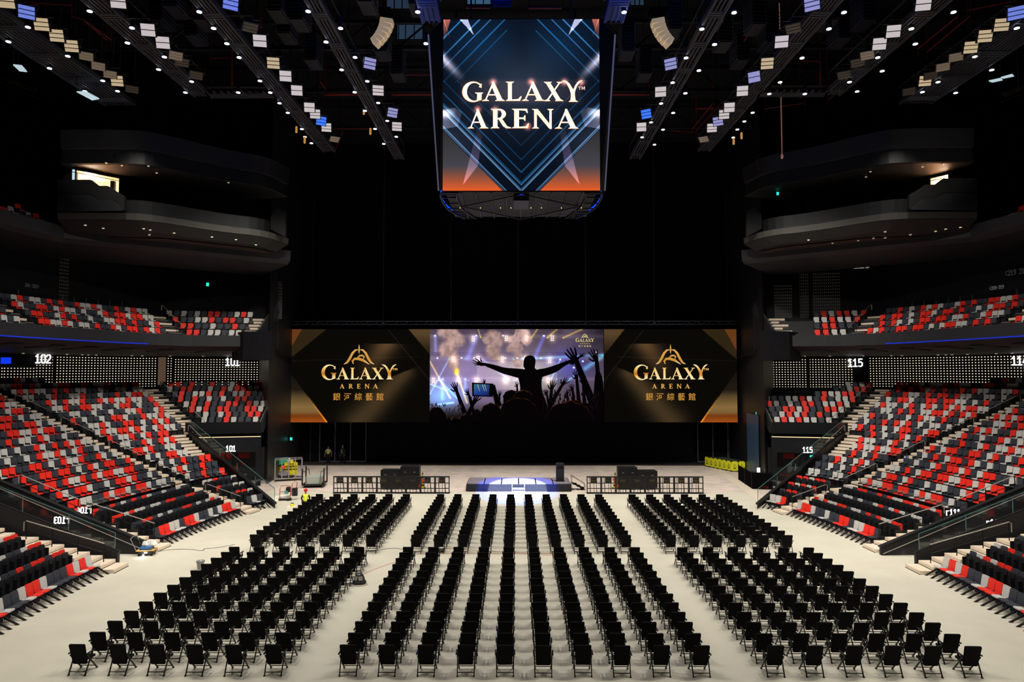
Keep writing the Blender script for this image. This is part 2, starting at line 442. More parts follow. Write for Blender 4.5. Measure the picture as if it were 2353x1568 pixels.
# balcony
BR = lambda k: 12.75+1.0*k
BZ = lambda k: 11.9+.57*k
UBL = [u_at_px(28, 14), u_at_px(392, 13.5)]
for sd in (-1, 1):
    s = SD[sd]
    pr = [(12.0, 11.4), (12.0, 12.3), (12.12, 12.3), (12.12, BZ(0))]
    for k in range(4): pr += [(BR(k)-.6, BZ(k)), (BR(k)+.4, BZ(k))]
    pr += [(17.2, BZ(3)+.5), (17.2, 11.2), (12.0, 11.4)]
    ue = lambda r: u_at_x(-20.9, r)
    body = loft_path('balcony', M_fascia, sd, pr, -14, 52, caps=False, uend=ue)
    tag(body, f'dark grey balcony with a plain curved front over the {s} stand', 'balcony')
    mb = MB(); pts = [P3(sd, 12.35, u, BZ(0)+.003) for u in us(-14, UB)]
    # seats
    for k in range(4):
        r, z = BR(k), BZ(k); rn = f'{nth(k+1)} row'
        add_row(sd, 'fixed', r, z, -10, edge(UBL[0], r, -.7), f'{s} balcony edge block', rn)
        n0 = len(SEATS)
        add_row(sd, 'fixed', r, z, edge(UBL[0], r, .7), edge(UBL[1], r, -.75), f'{s} balcony long block', rn)
        new = SEATS[n0:]; tot = max([a['k'] for a in new]+[0])
        for a in new: a['k'] = tot+1-a['k']
        add_row(sd, 'fixed', r, z, edge(UBL[1], r, .75), u_at_x(-22.6, r) if sd < 0 else u_at_x(-24.3-.3*k, r), f'{s} balcony block by the stage', rn, gap=.53)
    st = []
    for k in range(4): st += [(BR(k)-.6, BR(k)-.1, BZ(k)+.015), (BR(k)-.1, BR(k)+.4, BZ(k)+.29)]
    make_stairs(sd, UBL[1], 1.3, st, f'pale balcony stairs between the seat blocks on the {s}')
    make_stairs(sd, UBL[0], 1.2, st, f'pale balcony stairs at the {s} edge of the photo')
    t = thing('aisle_stairs', P3(sd, 12.2, UB, BZ(0)), f'pale balcony stairs against the stage-side wall on the {s}', 'stairs')
    mb = MB()
    for (r0, r1, z) in st:
        e = u_at_x(-21.9, r0)
        a, b = P3(sd, r0, e-.5, z-.09)-t.location, P3(sd, r1, e-.5, z-.09)-t.location
        mb.bar(a, Vector((a.x, b.y, a.z)), 1.3, .18)
    mb.build('treads', M_step, t)

# seat meshes per kind and colour
def tilt(a, y, z): return Matrix.Translation((0, y, z)) @ Matrix.Rotation(radians(a), 4, 'X') @ Matrix.Translation((0, 0, -z))
def seat_meshes(kind, c):
    cm = M_seat[c]; out = []
    if kind == 'fixed':
        out.append(('backrest', MB().prism(rrect(.42, .40, .41, .89, .07), .06, tilt(-10, .12, .42)).mesh('backrest', cm)))
        out.append(('seat', MB().prism(rrect(.40, .40, -.27, .06, .07), .05, Matrix.Translation((0, 0, .42)) @ Matrix.Rotation(radians(88), 4, 'X') @ Matrix.Scale(-1, 4, (0, 0, 1)) @ Matrix.Translation((0, 0, .0))).mesh('seat', cm)))
        out.append(('base', MB().box(-.2, .2, -.12, .1, .0, .36).box(-.228, -.212, -.2, .14, .1, .55).box(.212, .228, -.2, .14, .1, .55).prism(rrect(.42, .40, .30, .86, .07), .03, tilt(-10, .17, .42)).mesh('base', M_sbase)))
    elif kind == 'folded':
        out.append(('backrest', MB().prism(rrect(.42, .40, .38, .92, .09), .06, tilt(-8, .10, .42)).mesh('backrest', cm)))
        out.append(('seat', MB().prism(rrect(.40, .38, .26, .80, .12), .09, tilt(-6, -.03, .42)).mesh('seat', M_fold)))
        out.append(('base', MB().box(-.22, .22, -.1, .1, 0, .26).box(-.228, -.21, -.22, .12, .0, .62).box(.21, .228, -.22, .12, .0, .62).mesh('base', M_sbase)))
    else:
        out.append(('backrest', MB().prism(rrect(.44, .42, .44, .90, .07), .06, tilt(-12, .12, .42)).mesh('backrest', cm)))
        out.append(('seat', MB().prism(rrect(.41, .41, -.31, .06, .07), .05, Matrix.Translation((0, 0, .44)) @ Matrix.Rotation(radians(86), 4, 'X') @ Matrix.Scale(-1, 4, (0, 0, 1))).mesh('seat', cm)))
        out.append(('shell', MB().prism(rrect(.38, .34, .10, .46, .1), .07, tilt(-34, .02, .46)).mesh('shell', M_shell)))
        for x in (-.22, .22):
            out.append(('leg', MB().bar((x, .1, .44), (x, -.62, .02), .045, .06).box(x-.03, x+.03, -.68, -.56, 0, .03).mesh('leg', M_sbase)))
    return out
_sm = {(k, c): seat_meshes(k, c) for k in ('fixed', 'folded', 'floor') for c in ('red', 'white', 'dark')}
CN = {'red': 'red', 'white': 'pale grey', 'dark': 'dark grey'}
KN = {'fixed': 'tip-up seat', 'folded': 'folded seat', 'floor': 'strut-legged seat'}
seen = {}
vis = []
for a in SEATS:
    vis.append(a)
SEATS.sort(key=lambda a: a['d'])
cnt = {'red': 0, 'white': 0, 'dark': 0}; rest = {'red': [], 'white': [], 'dark': []}
for a in SEATS:
    px, py = proj(Vector(a['p'])+Vector((0, 0, .6)))
    if cnt[a['c']] < 300 and -12 < px < 2365 and py < 1580:
        cnt[a['c']] += 1
        lab = f"{CN[a['c']]} {KN[a['kind']]}, {nth(a['k'])} in {a['row']}, {a['block']}"
        o = thing({'red': 'red_stadium_seat', 'white': 'pale_stadium_seat', 'dark': 'dark_stadium_seat'}[a['c']], a['p'], lab, 'seat', f"{CN[a['c']]} arena seats", a['rz'])
        for nm, me in _sm[(a['kind'], a['c'])]: link(nm, me, o)
    else: rest[a['c']].append(a)
def merged(name, items, getparts):
    """one stuff object out of many copies, keeping each part's material"""
    V, Fc, MI, mats = [], [], [], []; n = 0
    for (M, parts) in items:
        for me in parts:
            mm = me.materials[0]
            if mm not in mats: mats.append(mm)
            mi = mats.index(mm); co = [M @ v.co for v in me.vertices]
            V += [tuple(c) for c in co]; Fc += [tuple(i+n for i in p.vertices) for p in me.polygons]; MI += [mi]*len(me.polygons); n += len(co)
    me = bpy.data.meshes.new(name); me.from_pydata(V, [], Fc); me.polygons.foreach_set('material_index', MI)
    for mm in mats: me.materials.append(mm)
    me.update(); return link(name, me)
for c, L in rest.items():
    if not L: continue
    items = [(Matrix.Translation(a['p']) @ Matrix.Rotation(a['rz'], 4, 'Z'), [m for _, m in _sm[(a['kind'], a['c'])]]) for a in L]
    o = merged({'red': 'red_stadium_seat', 'white': 'pale_stadium_seat', 'dark': 'dark_stadium_seat'}[c], items, None)
    tag(o, f'the remaining small far {CN[c]} seats high in the stands and balconies', 'seats', kind='stuff')

# floor chairs ------------------------------------------------------
def chair_parts():
    M = Matrix.Translation((0, -.12, .36)) @ Matrix.Rotation(radians(17), 4, 'X') @ Matrix.Translation((0, 0, -.36))
    P = [('backrest', MB().prism(rrect(.50, .44, .30, .99, .035), .045, M).mesh('backrest', M_chair)),
         ('seat', MB().prism(rrect(.44, .42, -.24, .24, .05), .06, Matrix.Translation((0, .08, .43)) @ Matrix.Rotation(radians(-94), 4, 'X')).mesh('seat', M_chair))]
    for s in (-1, 1):
        P.append(('armrest', MB().box(s*.29-.025, s*.29+.025, -.24, .12, .64, .67).bar((s*.285, .02, .64), (s*.275, .03, .42), .025, .03).mesh('armrest', M_chf)))
    for s in (-1, 1):
        P.append(('rear_leg', MB().bar((s*.27, .06, .62), (s*.255, -.27, .02), .03, .035).box(s*.255-.024, s*.255+.024, -.3, -.24, 0, .03).mesh('rear_leg', M_chf)))
        P.append(('front_leg', MB().bar((s*.265, -.2, .60), (s*.25, .33, .02), .03, .035).box(s*.25-.024, s*.25+.024, .30, .36, 0, .03).mesh('front_leg', M_chf)))
    P.append(('crossbar', MB().bar((-.255, -.235, .11), (.255, -.235, .11), .02).bar((-.25, .29, .09), (.25, .29, .09), .02).mesh('crossbar', M_chf)))
    return P
CP = chair_parts()
cols = [('left', [-13.46+1.197*j for j in range(6)]), ('centre', [-5.14+1.201*j for j in range(10)]), ('right', [7.97+1.197*j for j in range(6)])]
ys = [21.3+.976*k for k in range(13)]+[35.48+.971*k for k in range(13)]
chairs = []
for r, y in enumerate(ys):
    for b, xs in cols:
        for j, x in enumerate(xs):
            half = 'near' if r < 13 else 'far'
            chairs.append((r, b, j, x, y+.31, half))
chairs.sort(key=lambda c: (c[0], abs(c[3])))
chsrc = []
for n, (r, b, j, x, y, half) in enumerate(chairs):
    jx, jy, jr = random.uniform(-.02, .02), random.uniform(-.02, .02), random.uniform(-.02, .02)
    if b == 'right' : jr -= .03
    if n < 300:
        lab = f'black folding armchair, {nth(r % 13+1)} row up in the {half} {b} group, {nth(j+1)} from the left'
        o = thing('folding_chair', (x+jx, y+jy, 0), lab, 'chair', 'black folding chairs set out on the arena floor', jr)
        for nm, me in CP: link(nm, me, o)
    else: chsrc.append((Matrix.Translation((x+jx, y+jy, 0)) @ Matrix.Rotation(jr, 4, 'Z'), [m for _, m in CP]))
o = merged('folding_chair', chsrc, None)
tag(o, 'the farther rows of small black folding chairs in front of the low stage', 'chairs', kind='stuff')

# handrails, guards -------------------------------------------------
def zprof(r):
    if r < 4.9: return r/4.9*1.4
    return 1.4+.41*(r-4.95)/1.06
def handrail(sd, u, off, r0, r1, label, group=None, zf=zprof, hh=.95):
    a0 = P3(sd, r0, u, zf(r0))
    t = thing('handrail', a0, label, 'handrail', group)
    def Q(r, z):
        (x, y), n = path(r, u); tx, ty = n[1], -n[0]
        return Vector(((x+tx*off)*-sd, y+ty*off, zf(r)+z))-a0
    n = max(2, int((r1-r0)/1.2)+1)
    for k in range(n):
        r = r0+(r1-r0)*k/(n-1); MB().cyl(Q(r, .0), Q(r, hh), .022, 8).build('post', M_rail, t)
    mb = MB(); mb.cyl(Q(r0, hh), Q(r1, hh), .026, 8); mb.tube([Q(r1, hh), Q(r1+.12, hh-.1), Q(r1+.12, hh-.5)], .024, 6); mb.build('top_rail', M_chrome, t)
    MB().cyl(Q(r0, hh*.55), Q(r1, hh*.55), .018, 8).build('lower_rail', M_rail, t)
    return t
HEIGHT = ['lowest', 'second', 'third', 'fourth', 'fifth', 'sixth', 'highest']
for sd in (-1, 1):
    s = SD[sd]
    for k, (r0, r1) in enumerate(((.7, 3.2), (4.6, 7.0), (8.3, 10.8), (12.2, 14.8), (16.2, 18.8), (19.6, 21.8))):
        nm = ['lowest', 'second lowest', 'third lowest', 'third highest', 'second highest', 'highest'][k]
        handrail(sd, 11.75, -.55, r0, r1, f'black two-bar handrail, {nm} on the long aisle of the {s} stand')
    for k, (r0, r1) in enumerate(((9.0, 12.0), (12.8, 15.6), (16.6, 20.8))):
        handrail(sd, UB+.8, .6 if r0 > 12.6 else -.9, r0, r1, f"black handrail, {['lowest', 'middle', 'highest'][k]} beside the raised corner block of the {s} stand")
    handrail(sd, 3.1, .55, .9, 4.4, f'black two-bar handrail low on the stairs beside the {s} tunnel')
    handrail(sd, 3.1, .55, 5.2, 8.5, f'black two-bar handrail higher on the stairs beside the {s} tunnel')
    handrail(sd, -.42, .1, .9, 4.6, f'black two-bar handrail on the near stairs of the {s} stand')
    handrail(sd, UBL[1], .5, 12.4, 16, f'black handrail on the balcony stairs of the {s} side', zf=lambda r: BZ(0)+(r-12.35)*.57)
    # tunnel side walls following the slope: dark wall, rail and glass
    for (u, lab, r1, gl) in ((2.2, f'tall sloping black tunnel wall on the stage side in the {s} stand', 11.5, False), (.48, f'sloping black tunnel wall with glass on the near side in the {s} stand', 9, True)):
        t = thing('tunnel_wall', P3(sd, -.2, u, 0), lab, 'wall')
        L = t.location
        def W(r, z): return P3(sd, r, u, z)-L
        top = (lambda r: .36+.395*r) if not gl else (lambda r: .30+.385*r)
        mb = MB(); (x, y), n = path(0, u); tn = Vector((n[1]*-sd, -n[0], 0))*.09
        rs = .7 if gl else .05
        o4 = [W(rs, 0), W(rs, top(rs)), W(r1, top(r1)), W(r1, 0)]
        vs = [p+tn for p in o4]+[p-tn for p in o4]
        mb.add(vs, [(0, 1, 2, 3), (7, 6, 5, 4), (0, 4, 5, 1), (1, 5, 6, 2), (2, 6, 7, 3), (3, 7, 4, 0)]); mb.build('panel', M_black, t)
        MB().bar(W(rs-.05, top(rs)+.03), W(r1, top(r1)+.03), .26 if not gl else .1, .07).build('capping', M_sbase, t)
        if gl:
            g = MB(); o4 = [W(.9, top(.9)), W(.9, top(.9)+.85), W(r1, top(r1)+.85), W(r1, top(r1))]
            g.add(o4, [(0, 1, 2, 3)]); g.build('glass', M_glass, t)
            MB().bar(W(.9, top(.9)+.85), W(r1, top(r1)+.85), .03).build('glass_rail', M_gedge, t)
            for rr in (.9, 3.2, 5.5): MB().bar(W(rr, top(rr)), W(rr, top(rr)+.85), .03).build('glass_post', M_gedge, t)
        else:
            MB().tube([W(.1, top(.1)-.3)-tn*1.8, W(r1, top(r1)-.3)-tn*1.8], .022, 6).build('wall_rail', M_chrome, t)
    # diagonal balustrade of the corner block towards the tunnel beside the stage
    t = thing('balustrade', P3(sd, .2, UB, 0), f'sloping black balustrade with glass closing the corner block of the {s} stand towards the stage', 'balustrade'); L = t.location
    def W(r, z): return P3(sd, r, UB, z)-L
    mb = MB(); r1 = 12.3
    for off in (0,):
        mb.add([W(-.4, 0), W(-.4, .35), W(r1, zprof(r1)+.35), W(r1, zprof(r1)-1.0)], [(0, 1, 2, 3)])
    mb.bar(W(-.4, .35), W(r1, zprof(r1)+.35), .22, .12); mb.build('stringer', M_sbase, t)
    g = MB(); g.add([W(-.3, .4), W(-.3, 1.35), W(r1, zprof(r1)+1.3), W(r1, zprof(r1)+.4)], [(0, 1, 2, 3)]); g.build('glass', M_glass, t)
    MB().bar(W(-.3, 1.35), W(r1, zprof(r1)+1.3), .035).build('glass_rail', M_gedge, t)
    for rr in (-.3, 2.2, 4.7, 7.2): MB().bar(W(rr, zprof(max(rr, 0))+.4), W(rr, zprof(max(rr, 0))+1.32), .03).build('glass_post', M_gedge, t)
    # glass guards in front of the fixed rows
    for (ua, ub, nm) in ((edge(3.1, 5, .8), edge(11.75, 5, -.8), 'middle'), (edge(11.75, 5, .8), 33, 'corner')):
        t = thing('glass_guard', P3(sd, 5, (ua+ub)/2, 1.4), f'low clear glass guard before the first fixed row of the {nm} block, {s} stand', 'glass guard'); L = t.location
        uu = us(ua, ub); g = MB(); g.loft([[P3(sd, 5.02, u, 1.38)-L, P3(sd, 5.02, u, 2.2)-L] for u in uu]); g.build('glass', M_glass, t)
        MB().tube([P3(sd, 5.02, u, 2.2)-L for u in uu], .012, 6).build('edge', M_gedge, t)
    # balcony guard glass behind the last row and block-end parapets at the stage side
    t = thing('glass_guard', P3(sd, 17, 20, BZ(3)+.5), f'clear glass guard behind the top balcony row on the {s}', 'glass guard'); L = t.location
    uu = us(-8, 30); g = MB(); g.loft([[P3(sd, 16.9, u, BZ(3)+.5)-L, P3(sd, 16.9, u, BZ(3)+1.35)-L] for u in uu]); g.build('glass', M_glass, t)
    mb = MB()
    for k in range(0, 13): u = -8+k*3; mb.bar(P3(sd, 16.88, u, BZ(3)+.3)-L, P3(sd, 16.88, u, BZ(3)+1.38)-L, .025)
    mb.build('posts', M_gedge, t)
    for (za, zb_, r0, r1, nm) in ((ROW_Z(7), ROW_Z(15), 12.8, 21.5, 'raised block'), (BZ(0), BZ(3)+.9, 12.0, 16.9, 'balcony')):
        rr = [r0, r1]; pts = []
        for r in rr:
            p = P3(sd, r, u_at_x(XE(r) if nm != 'balcony' else -20.95, r), 0); pts.append(p)
        t = thing('parapet', (pts[0].x, pts[0].y, za), f'sloping dark parapet ending the {nm} against the stage wall on the {s}', 'parapet'); L = t.location
        A0, A1 = Vector((pts[0].x, pts[0].y, za))-L, Vector((pts[1].x, pts[1].y, zb_))-L
        mb = MB(); dn = Vector((.1, 0, 0))
        mb.bar(A0+Vector((0, 0, .45)), A1+Vector((0, 0, .45)), .2, .9); mb.build('panel', M_fascia, t)
        MB().bar(A0+Vector((-sd*-.12, 0, .93)), A1+Vector((-sd*-.12, 0, .93)), .05).build('rail', M_chrome, t)
# ------------------------------------------------------------------ concourse walls with rows of small lights
def dotmat(name, lit, cx=.256, cy=.232):
    m = bpy.data.materials.new(name); m.use_nodes = True; nt = m.node_tree; b = nt.nodes['Principled BSDF']
    b.inputs['Base Color'].default_value = (*lin((16, 16, 19)), 1); b.inputs['Roughness'].default_value = .6
    uv = nt.nodes.new('ShaderNodeUVMap'); sp = nt.nodes.new('ShaderNodeSeparateXYZ'); nt.links.new(uv.outputs[0], sp.inputs[0])
    def M(op, a, b_=None):
        n = nt.nodes.new('ShaderNodeMath'); n.operation = op
        for i, q in enumerate((a, b_)):
            if q is None: continue
            if isinstance(q, (int, float)): n.inputs[i].default_value = q
            else: nt.links.new(q, n.inputs[i])
        return n.outputs[0]
    dx = M('ABSOLUTE', M('SUBTRACT', M('FRACT', M('DIVIDE', sp.outputs[0], cx)), .5))
    dy = M('ABSOLUTE', M('SUBTRACT', M('FRACT', M('DIVIDE', sp.outputs[1], cy)), .5))
    f = M('MULTIPLY', M('LESS_THAN', dx, .175), M('LESS_THAN', dy, .135))
    b.inputs['Emission Color'].default_value = (*lin((255, 240, 208)), 1)
    nt.links.new(M('MULTIPLY', f, lit), b.inputs['Emission Strength'])
    return m
M_dots = dotmat('lit_dot_wall', 1.3); M_dotdim = dotmat('unlit_dot_wall', .03, .17, .27)  # unlit dots on the balcony wall get a faint painted glow
def wall_uv(name, m, sd, r, pa, pb, z0, z1, zb=None):
    """piece of curved wall between two picture columns of the left stand at offset r"""
    ua, ub = u_at_px(pa, r), u_at_px(pb, r); uu = us(ua, ub); n = 10
    uu = sorted(set(uu)); V = [P3(sd, r, u, z) for u in uu for z in (z0, z1)]
    acc = [0]
    for i in range(1, len(uu)): acc.append(acc[-1]+(V[2*i]-V[2*i-2]).length)
    Fc = [(2*i, 2*i+2, 2*i+3, 2*i+1) for i in range(len(uu)-1)]
    me = bpy.data.meshes.new(name); me.from_pydata([tuple(v) for v in V], [], Fc); uvl = me.uv_layers.new(name='UVMap')
    for p in me.polygons:
        for li, vi in zip(p.loop_indices, p.vertices): uvl.data[li].uv = (acc[vi//2]+.05, (V[vi].z-z0)+.1)
    me.materials.append(m); me.update(); o = link(name, me); return o
ZT = 10.65
for sd in (-1, 1):
    s = SD[sd]; k = 0
    segs = [(-90, 8, 8.9, 9.75), (8, 82, 8.9, 9.75), (82, 121, 8.0, ZT), (129, 358, 8.0, ZT), (384, 394, 8.0, ZT), (401, 632, 7.9, ZT)]
    if sd == 1: segs = [(0, 378, 8.0, ZT), (415, 512, 7.9, ZT), (520, 612, 7.9, ZT)]
    for (a, b, z0, z1) in segs:
        struct(wall_uv(f'wall_concourse_{s}', M_dots, sd, 23.9, a, b, z0, z1))
    o = wall_uv(f'wall_concourse_back_{s}', M_wall, sd, 24.2, -200, 640, 7.6, 11.1); struct(o)
    # sloping soffit under the balcony with square vents and small downlights
    o = loft_path(f'ceiling_soffit_{s}', M_fascia, sd, [(12.0, 11.39), (13.2, 11.05), (24.3, 10.75)], -14, 52, caps=False, uend=lambda r: u_at_x(-20.9, r)); struct(o)
    blue = loft_path(f'trim_blue_light_{s}', M_blue, sd, [(11.96, 11.42), (11.93, 11.48), (11.98, 11.5)], -14, 24, caps=False); struct(blue)
    for j, px in enumerate((25, 125, 204, 287, 377, 486)):
        u = u_at_px(px, 13.2); a, b = P3(sd, 12.9, u-.0, 11.10), P3(sd, 15.0, u, 10.98); t = (P3(sd, 12.9, u+1, 11)-P3(sd, 12.9, u, 11)).normalized()*.55
        mb = MB(); q = [a-t, a+t, b+t, b-t]; dz = Vector((0, 0, -.05)); mb.add(q+[v+dz for v in q], [(0, 1, 2, 3), (7, 6, 5, 4), (0, 4, 5, 1), (1, 5, 6, 2), (2, 6, 7, 3), (3, 7, 4, 0)])
        o = mb.build('ceiling_vent', M_black); tag(o, f'black square vent in the {s} soffit, {nth(j+1)} from the photo edge', 'vent', 'square vents under the balconies')
    for j, px in enumerate((52, 88, 153, 188, 202, 220, 302, 326, 390, 466, 523, 602)):
        u = u_at_px(px, 22.4); p = P3(sd, 22.4, u, 10.74); o = MB().lathe([(.07, 0), (.1, .06)], 10).build('downlight', mat('downlight_warm', (255, 240, 210), .5, emit=(255, 235, 200), es=.3), loc=p)
        tag(o, f'small round downlight in the {s} soffit, {nth(j+1)} from the photo edge', 'light', 'round downlights under the balconies')
    # wall behind the balcony seats
    o = loft_path(f'wall_balcony_{s}', M_wall, sd, [(17.2, 11.2), (17.2, 18.2)], -14, 52, caps=False, uend=lambda r: u_at_x(-20.9, r)); struct(o)
    if sd < 0: ds = [(130, 152, 14.2, 18.0), (632, 646, 14, 17.3)]
    else: ds = [(440, 503, 11.8, 17.9), (512, 532, 11.8, 17.9), (550, 590, 13, 17.)]
    for (a, b, z0, z1) in ds: struct(wall_uv(f'wall_dotted_{s}', M_dotdim, sd, 17.15 if sd < 0 else 17.0, a, b, z0, z1))
# signs
def numerals(body, h, m, mirror=False):
    """upright arena numerals drawn as flat strokes, facing -y"""
    D = {'0': [[(.12, .12), (.12, .88), (.3, 1.), (.5, 1.), (.68, .88), (.68, .12), (.5, 0), (.3, 0), (.12, .12)]], '1': [[(.1, .78), (.36, 1.0), (.36, .0)], [(.08, 0), (.64, 0)]],
         '2': [[(.08, .86), (.25, 1), (.5, 1), (.66, .86), (.64, .6), (.08, .02)], [(.06, 0), (.7, 0)]], '3': [[(.08, .95), (.3, 1), (.6, .95), (.62, .62), (.35, .53), (.62, .42), (.64, .1), (.4, 0), (.06, .04)]],
         '4': [[(.52, 0), (.52, 1), (.06, .3), (.74, .3)]], '5': [[(.64, 1), (.14, 1), (.12, .56), (.45, .6), (.66, .45), (.64, .12), (.42, 0), (.08, .04)]], '8': [[(.36, .53), (.12, .7), (.14, .95), (.36, 1), (.6, .95), (.6, .7), (.36, .53), (.1, .35), (.12, .08), (.36, 0), (.62, .08), (.64, .35), (.36, .53)]],
         '9': [[(.62, .5), (.2, .5), (.1, .7), (.2, .98), (.55, 1), (.66, .85), (.66, .4), (.5, .02), (.15, 0)]], '<': [[(.5, .95), (.12, .5), (.5, .05)]], '>': [[(.12, .95), (.5, .5), (.12, .05)]], '-': [[(.1, .5), (.5, .5)]], ' ': [], 'L': [[(.1, 0), (.1, .75), (.5, .75)]]}
    mb = MB(); W_ = .84*len(body); t_ = .15
    for i, ch in enumerate(body):
        for st in D[ch]:
            for a, b in zip(st, st[1:]):
                A = Vector(((a[0]+.84*i-W_/2)*h*.78, 0, (a[1]-.5)*h)); B = Vector(((b[0]+.84*i-W_/2)*h*.78, 0, (b[1]-.5)*h)); e = (B-A).normalized()*t_*h*.4
                mb.bar(A-e, B+e, t_*h, .03, up=(0, 1, 0)) if abs(e.y) < 1 else None
    me = mb.mesh('section_number', m)
    if mirror: me.transform(Matrix.Scale(-1, 4, (1, 0, 0)))
    return me
def sign(sd, px, py, r, body, h, lit=True, mirror=False, label=''):
    pl = px if sd < 0 else 2370-px
    u = u_at_px(pl, r); p = P3(sd, r, u, 0); (x, y), n = path(r, u); q = at(px, py, p.y)
    rz = math.atan2(-n[1], -n[0]*-sd)+pi/2
    me = numerals(body, h*.92, M_sign if lit is True else lit, mirror)
    o = link('section_number', me); o.location = (q.x, p.y, q.z); o.rotation_euler.z = rz; tag(o, label, 'sign'); return o
M_signgrey = mat('sign_grey_faint', (95, 92, 88), .7, emit=(110, 106, 100), es=.35)
sign(-1, 100, 825, 23.7, '102', .72, label='lit white number 102 above the left concourse wall')
sign(-1, 535, 832, 23.7, '101', .72, label='lit white number 101 over the dotted light wall by the left corner')
sign(1, 1966, 834, 23.7, '115', .72, label='lit white number 115 over the dotted light wall on the right')
sign(1, 2344, 829, 23.7, '114', .72, label='lit white number 114 at the right edge of the photo')
sign(-1, 326, 597, 17.0, '201', .72, lit=M_signgrey, label='faint grey number 201 on the dark wall behind the left balcony')
sign(1, 1981, 607, 17.0, '219', .72, lit=mat('sign_grey', (170, 165, 158), .7, emit=(170, 165, 158), es=.4), label='grey number 219 on the dark wall behind the right balcony')
sign(-1, 74, 657, 17.0, '201-202>', .24, lit=mat('sign_veryfaint', (60, 60, 60), .7, emit=(60, 60, 60), es=.3), label='faint direction sign 201-202 behind the left balcony seats')
sign(1, 2290, 661, 17.0, '<218-219', .24, lit=M_signgrey, label='small grey direction sign 218-219 behind the right balcony')
sign(1, 2335, 625, 17.0, '<219 218', .36, lit=mat('sign_veryfaint', (60, 60, 60), .7), label='faint larger direction sign 219 218 at the right photo edge')
for (px, py, body, sd) in ((532, 1031, '101', -1), (1855, 1034, '115', 1)):
    me = numerals(body, .42, M_sign); o = link('section_number', me); q = at(px, py, P3(sd, 12.75, UB+1, 0).y+.02)
    o.location = (q.x, q.y-.1, q.z); tag(o, f'lit white number {body} on the black wall over the {SD[sd]} tunnel mouth', 'sign')
for (px, py, body, Y, mir, h, lab) in ((193, 1173, 'L104', 37.3, True, .42, 'mirrored white number 104 seen on the glass of the left stairs'),
                              (141, 1196, 'L103', 34.6, True, .42, 'mirrored white number 103 seen in the left tunnel glass'),
                              (2191, 1178, 'L111', 37.3, False, .42, 'white number 111 low beside the right stand stairs'),
                              (2285, 1202, 'L113', 34.6, False, .42, 'bright white number 113 seen inside the right tunnel')):
    me = numerals(body, h*.72, M_sign, mir); o = link('section_number', me); q = at(px, py, Y); o.location = q
    tag(o, lab, 'sign')
for (px, py, Y, w_, h_, lab, m) in ((479, 434, 50, .22, .3, 'small teal exit sign high in the left suites', M_exit), (477, 654, 55, .2, .28, 'small teal exit sign on the dark wall over the left balcony', M_exit),
                              (1787, 445, 50, .16, .22, 'small teal exit sign in the right suites', M_exit), (669, 1009, 65, .2, .28, 'small green exit sign on the left stage wall', M_exit),
                              (1868, 1049, 57, .5, .16, 'small green exit sign inside the right tunnel', M_exit), (1739, 950, 60, .15, .22, 'tiny green exit light on the right stage wall', M_exit),
                              (2349, 628, 50, .3, .35, 'small bright white notice at the right photo edge', M_sign)):
    q = at(px, py, Y); o = MB().box(-w_/2, w_/2, -.03, .03, -h_/2, h_/2).build('exit_sign', m, loc=q); tag(o, lab, 'sign')
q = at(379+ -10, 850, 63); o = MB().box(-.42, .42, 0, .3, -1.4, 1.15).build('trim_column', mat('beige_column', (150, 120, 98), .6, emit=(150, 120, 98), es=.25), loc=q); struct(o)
q = at(13, 829, 51.5); o = MB().box(-.38, .38, 0, .06, -.24, .24).build('wall_screen', mat('blue_screen', (20, 50, 220), .5, emit=(20, 60, 250), es=.9), loc=q); tag(o, 'small glowing blue screen on the left concourse wall', 'screen')

# ------------------------------------------------------------------ suites and upper balconies
def poly_loft(name, m, sd, pts, prof, parent=None, smooth=0, caps=True):
    P = [Vector((x, y)) for x, y in pts]
    N = []
    for i in range(len(P)):
        a = P[max(i-1, 0)]; b = P[min(i+1, len(P)-1)]; d = (b-a).normalized(); N.append(Vector((-d.y, d.x)))
    rows = [[Vector((-(p.x+n.x*o)*sd if False else (p.x+n.x*o)*-sd, p.y+n.y*o, z)) for o, z in prof] for p, n in zip(P, N)]
    mb = MB(); mb.loft(rows)
    if caps:
        for r in (rows[0], rows[-1]): mb.add(r, [tuple(range(len(r)))])
    return mb.build(name, m, parent)
def soften(pts, it=2):
    for _ in range(it):
        q = [pts[0]]
        for a, b in zip(pts, pts[1:]):
            q += [(a[0]*.75+b[0]*.25, a[1]*.75+b[1]*.25), (a[0]*.25+b[0]*.75, a[1]*.25+b[1]*.75)]
        q.append(pts[-1]); pts = q
    return pts
SP = soften([(-29.3, 43.1), (-24.9, 43.1), (-23.4, 43.6), (-20.4, 47.1), (-17.9, 48.6), (-17.35, 51.7)], 2)
M_lip = mat('suite_lip_grey', (58, 55, 50), .6, noise=.1, nscale=1)
M_suite = mat('suite_dark_grey', (14, 14, 16), .6, noise=.12, nscale=1)
M_soff = mat('soffit_oxblood', (40, 14, 13), .7)
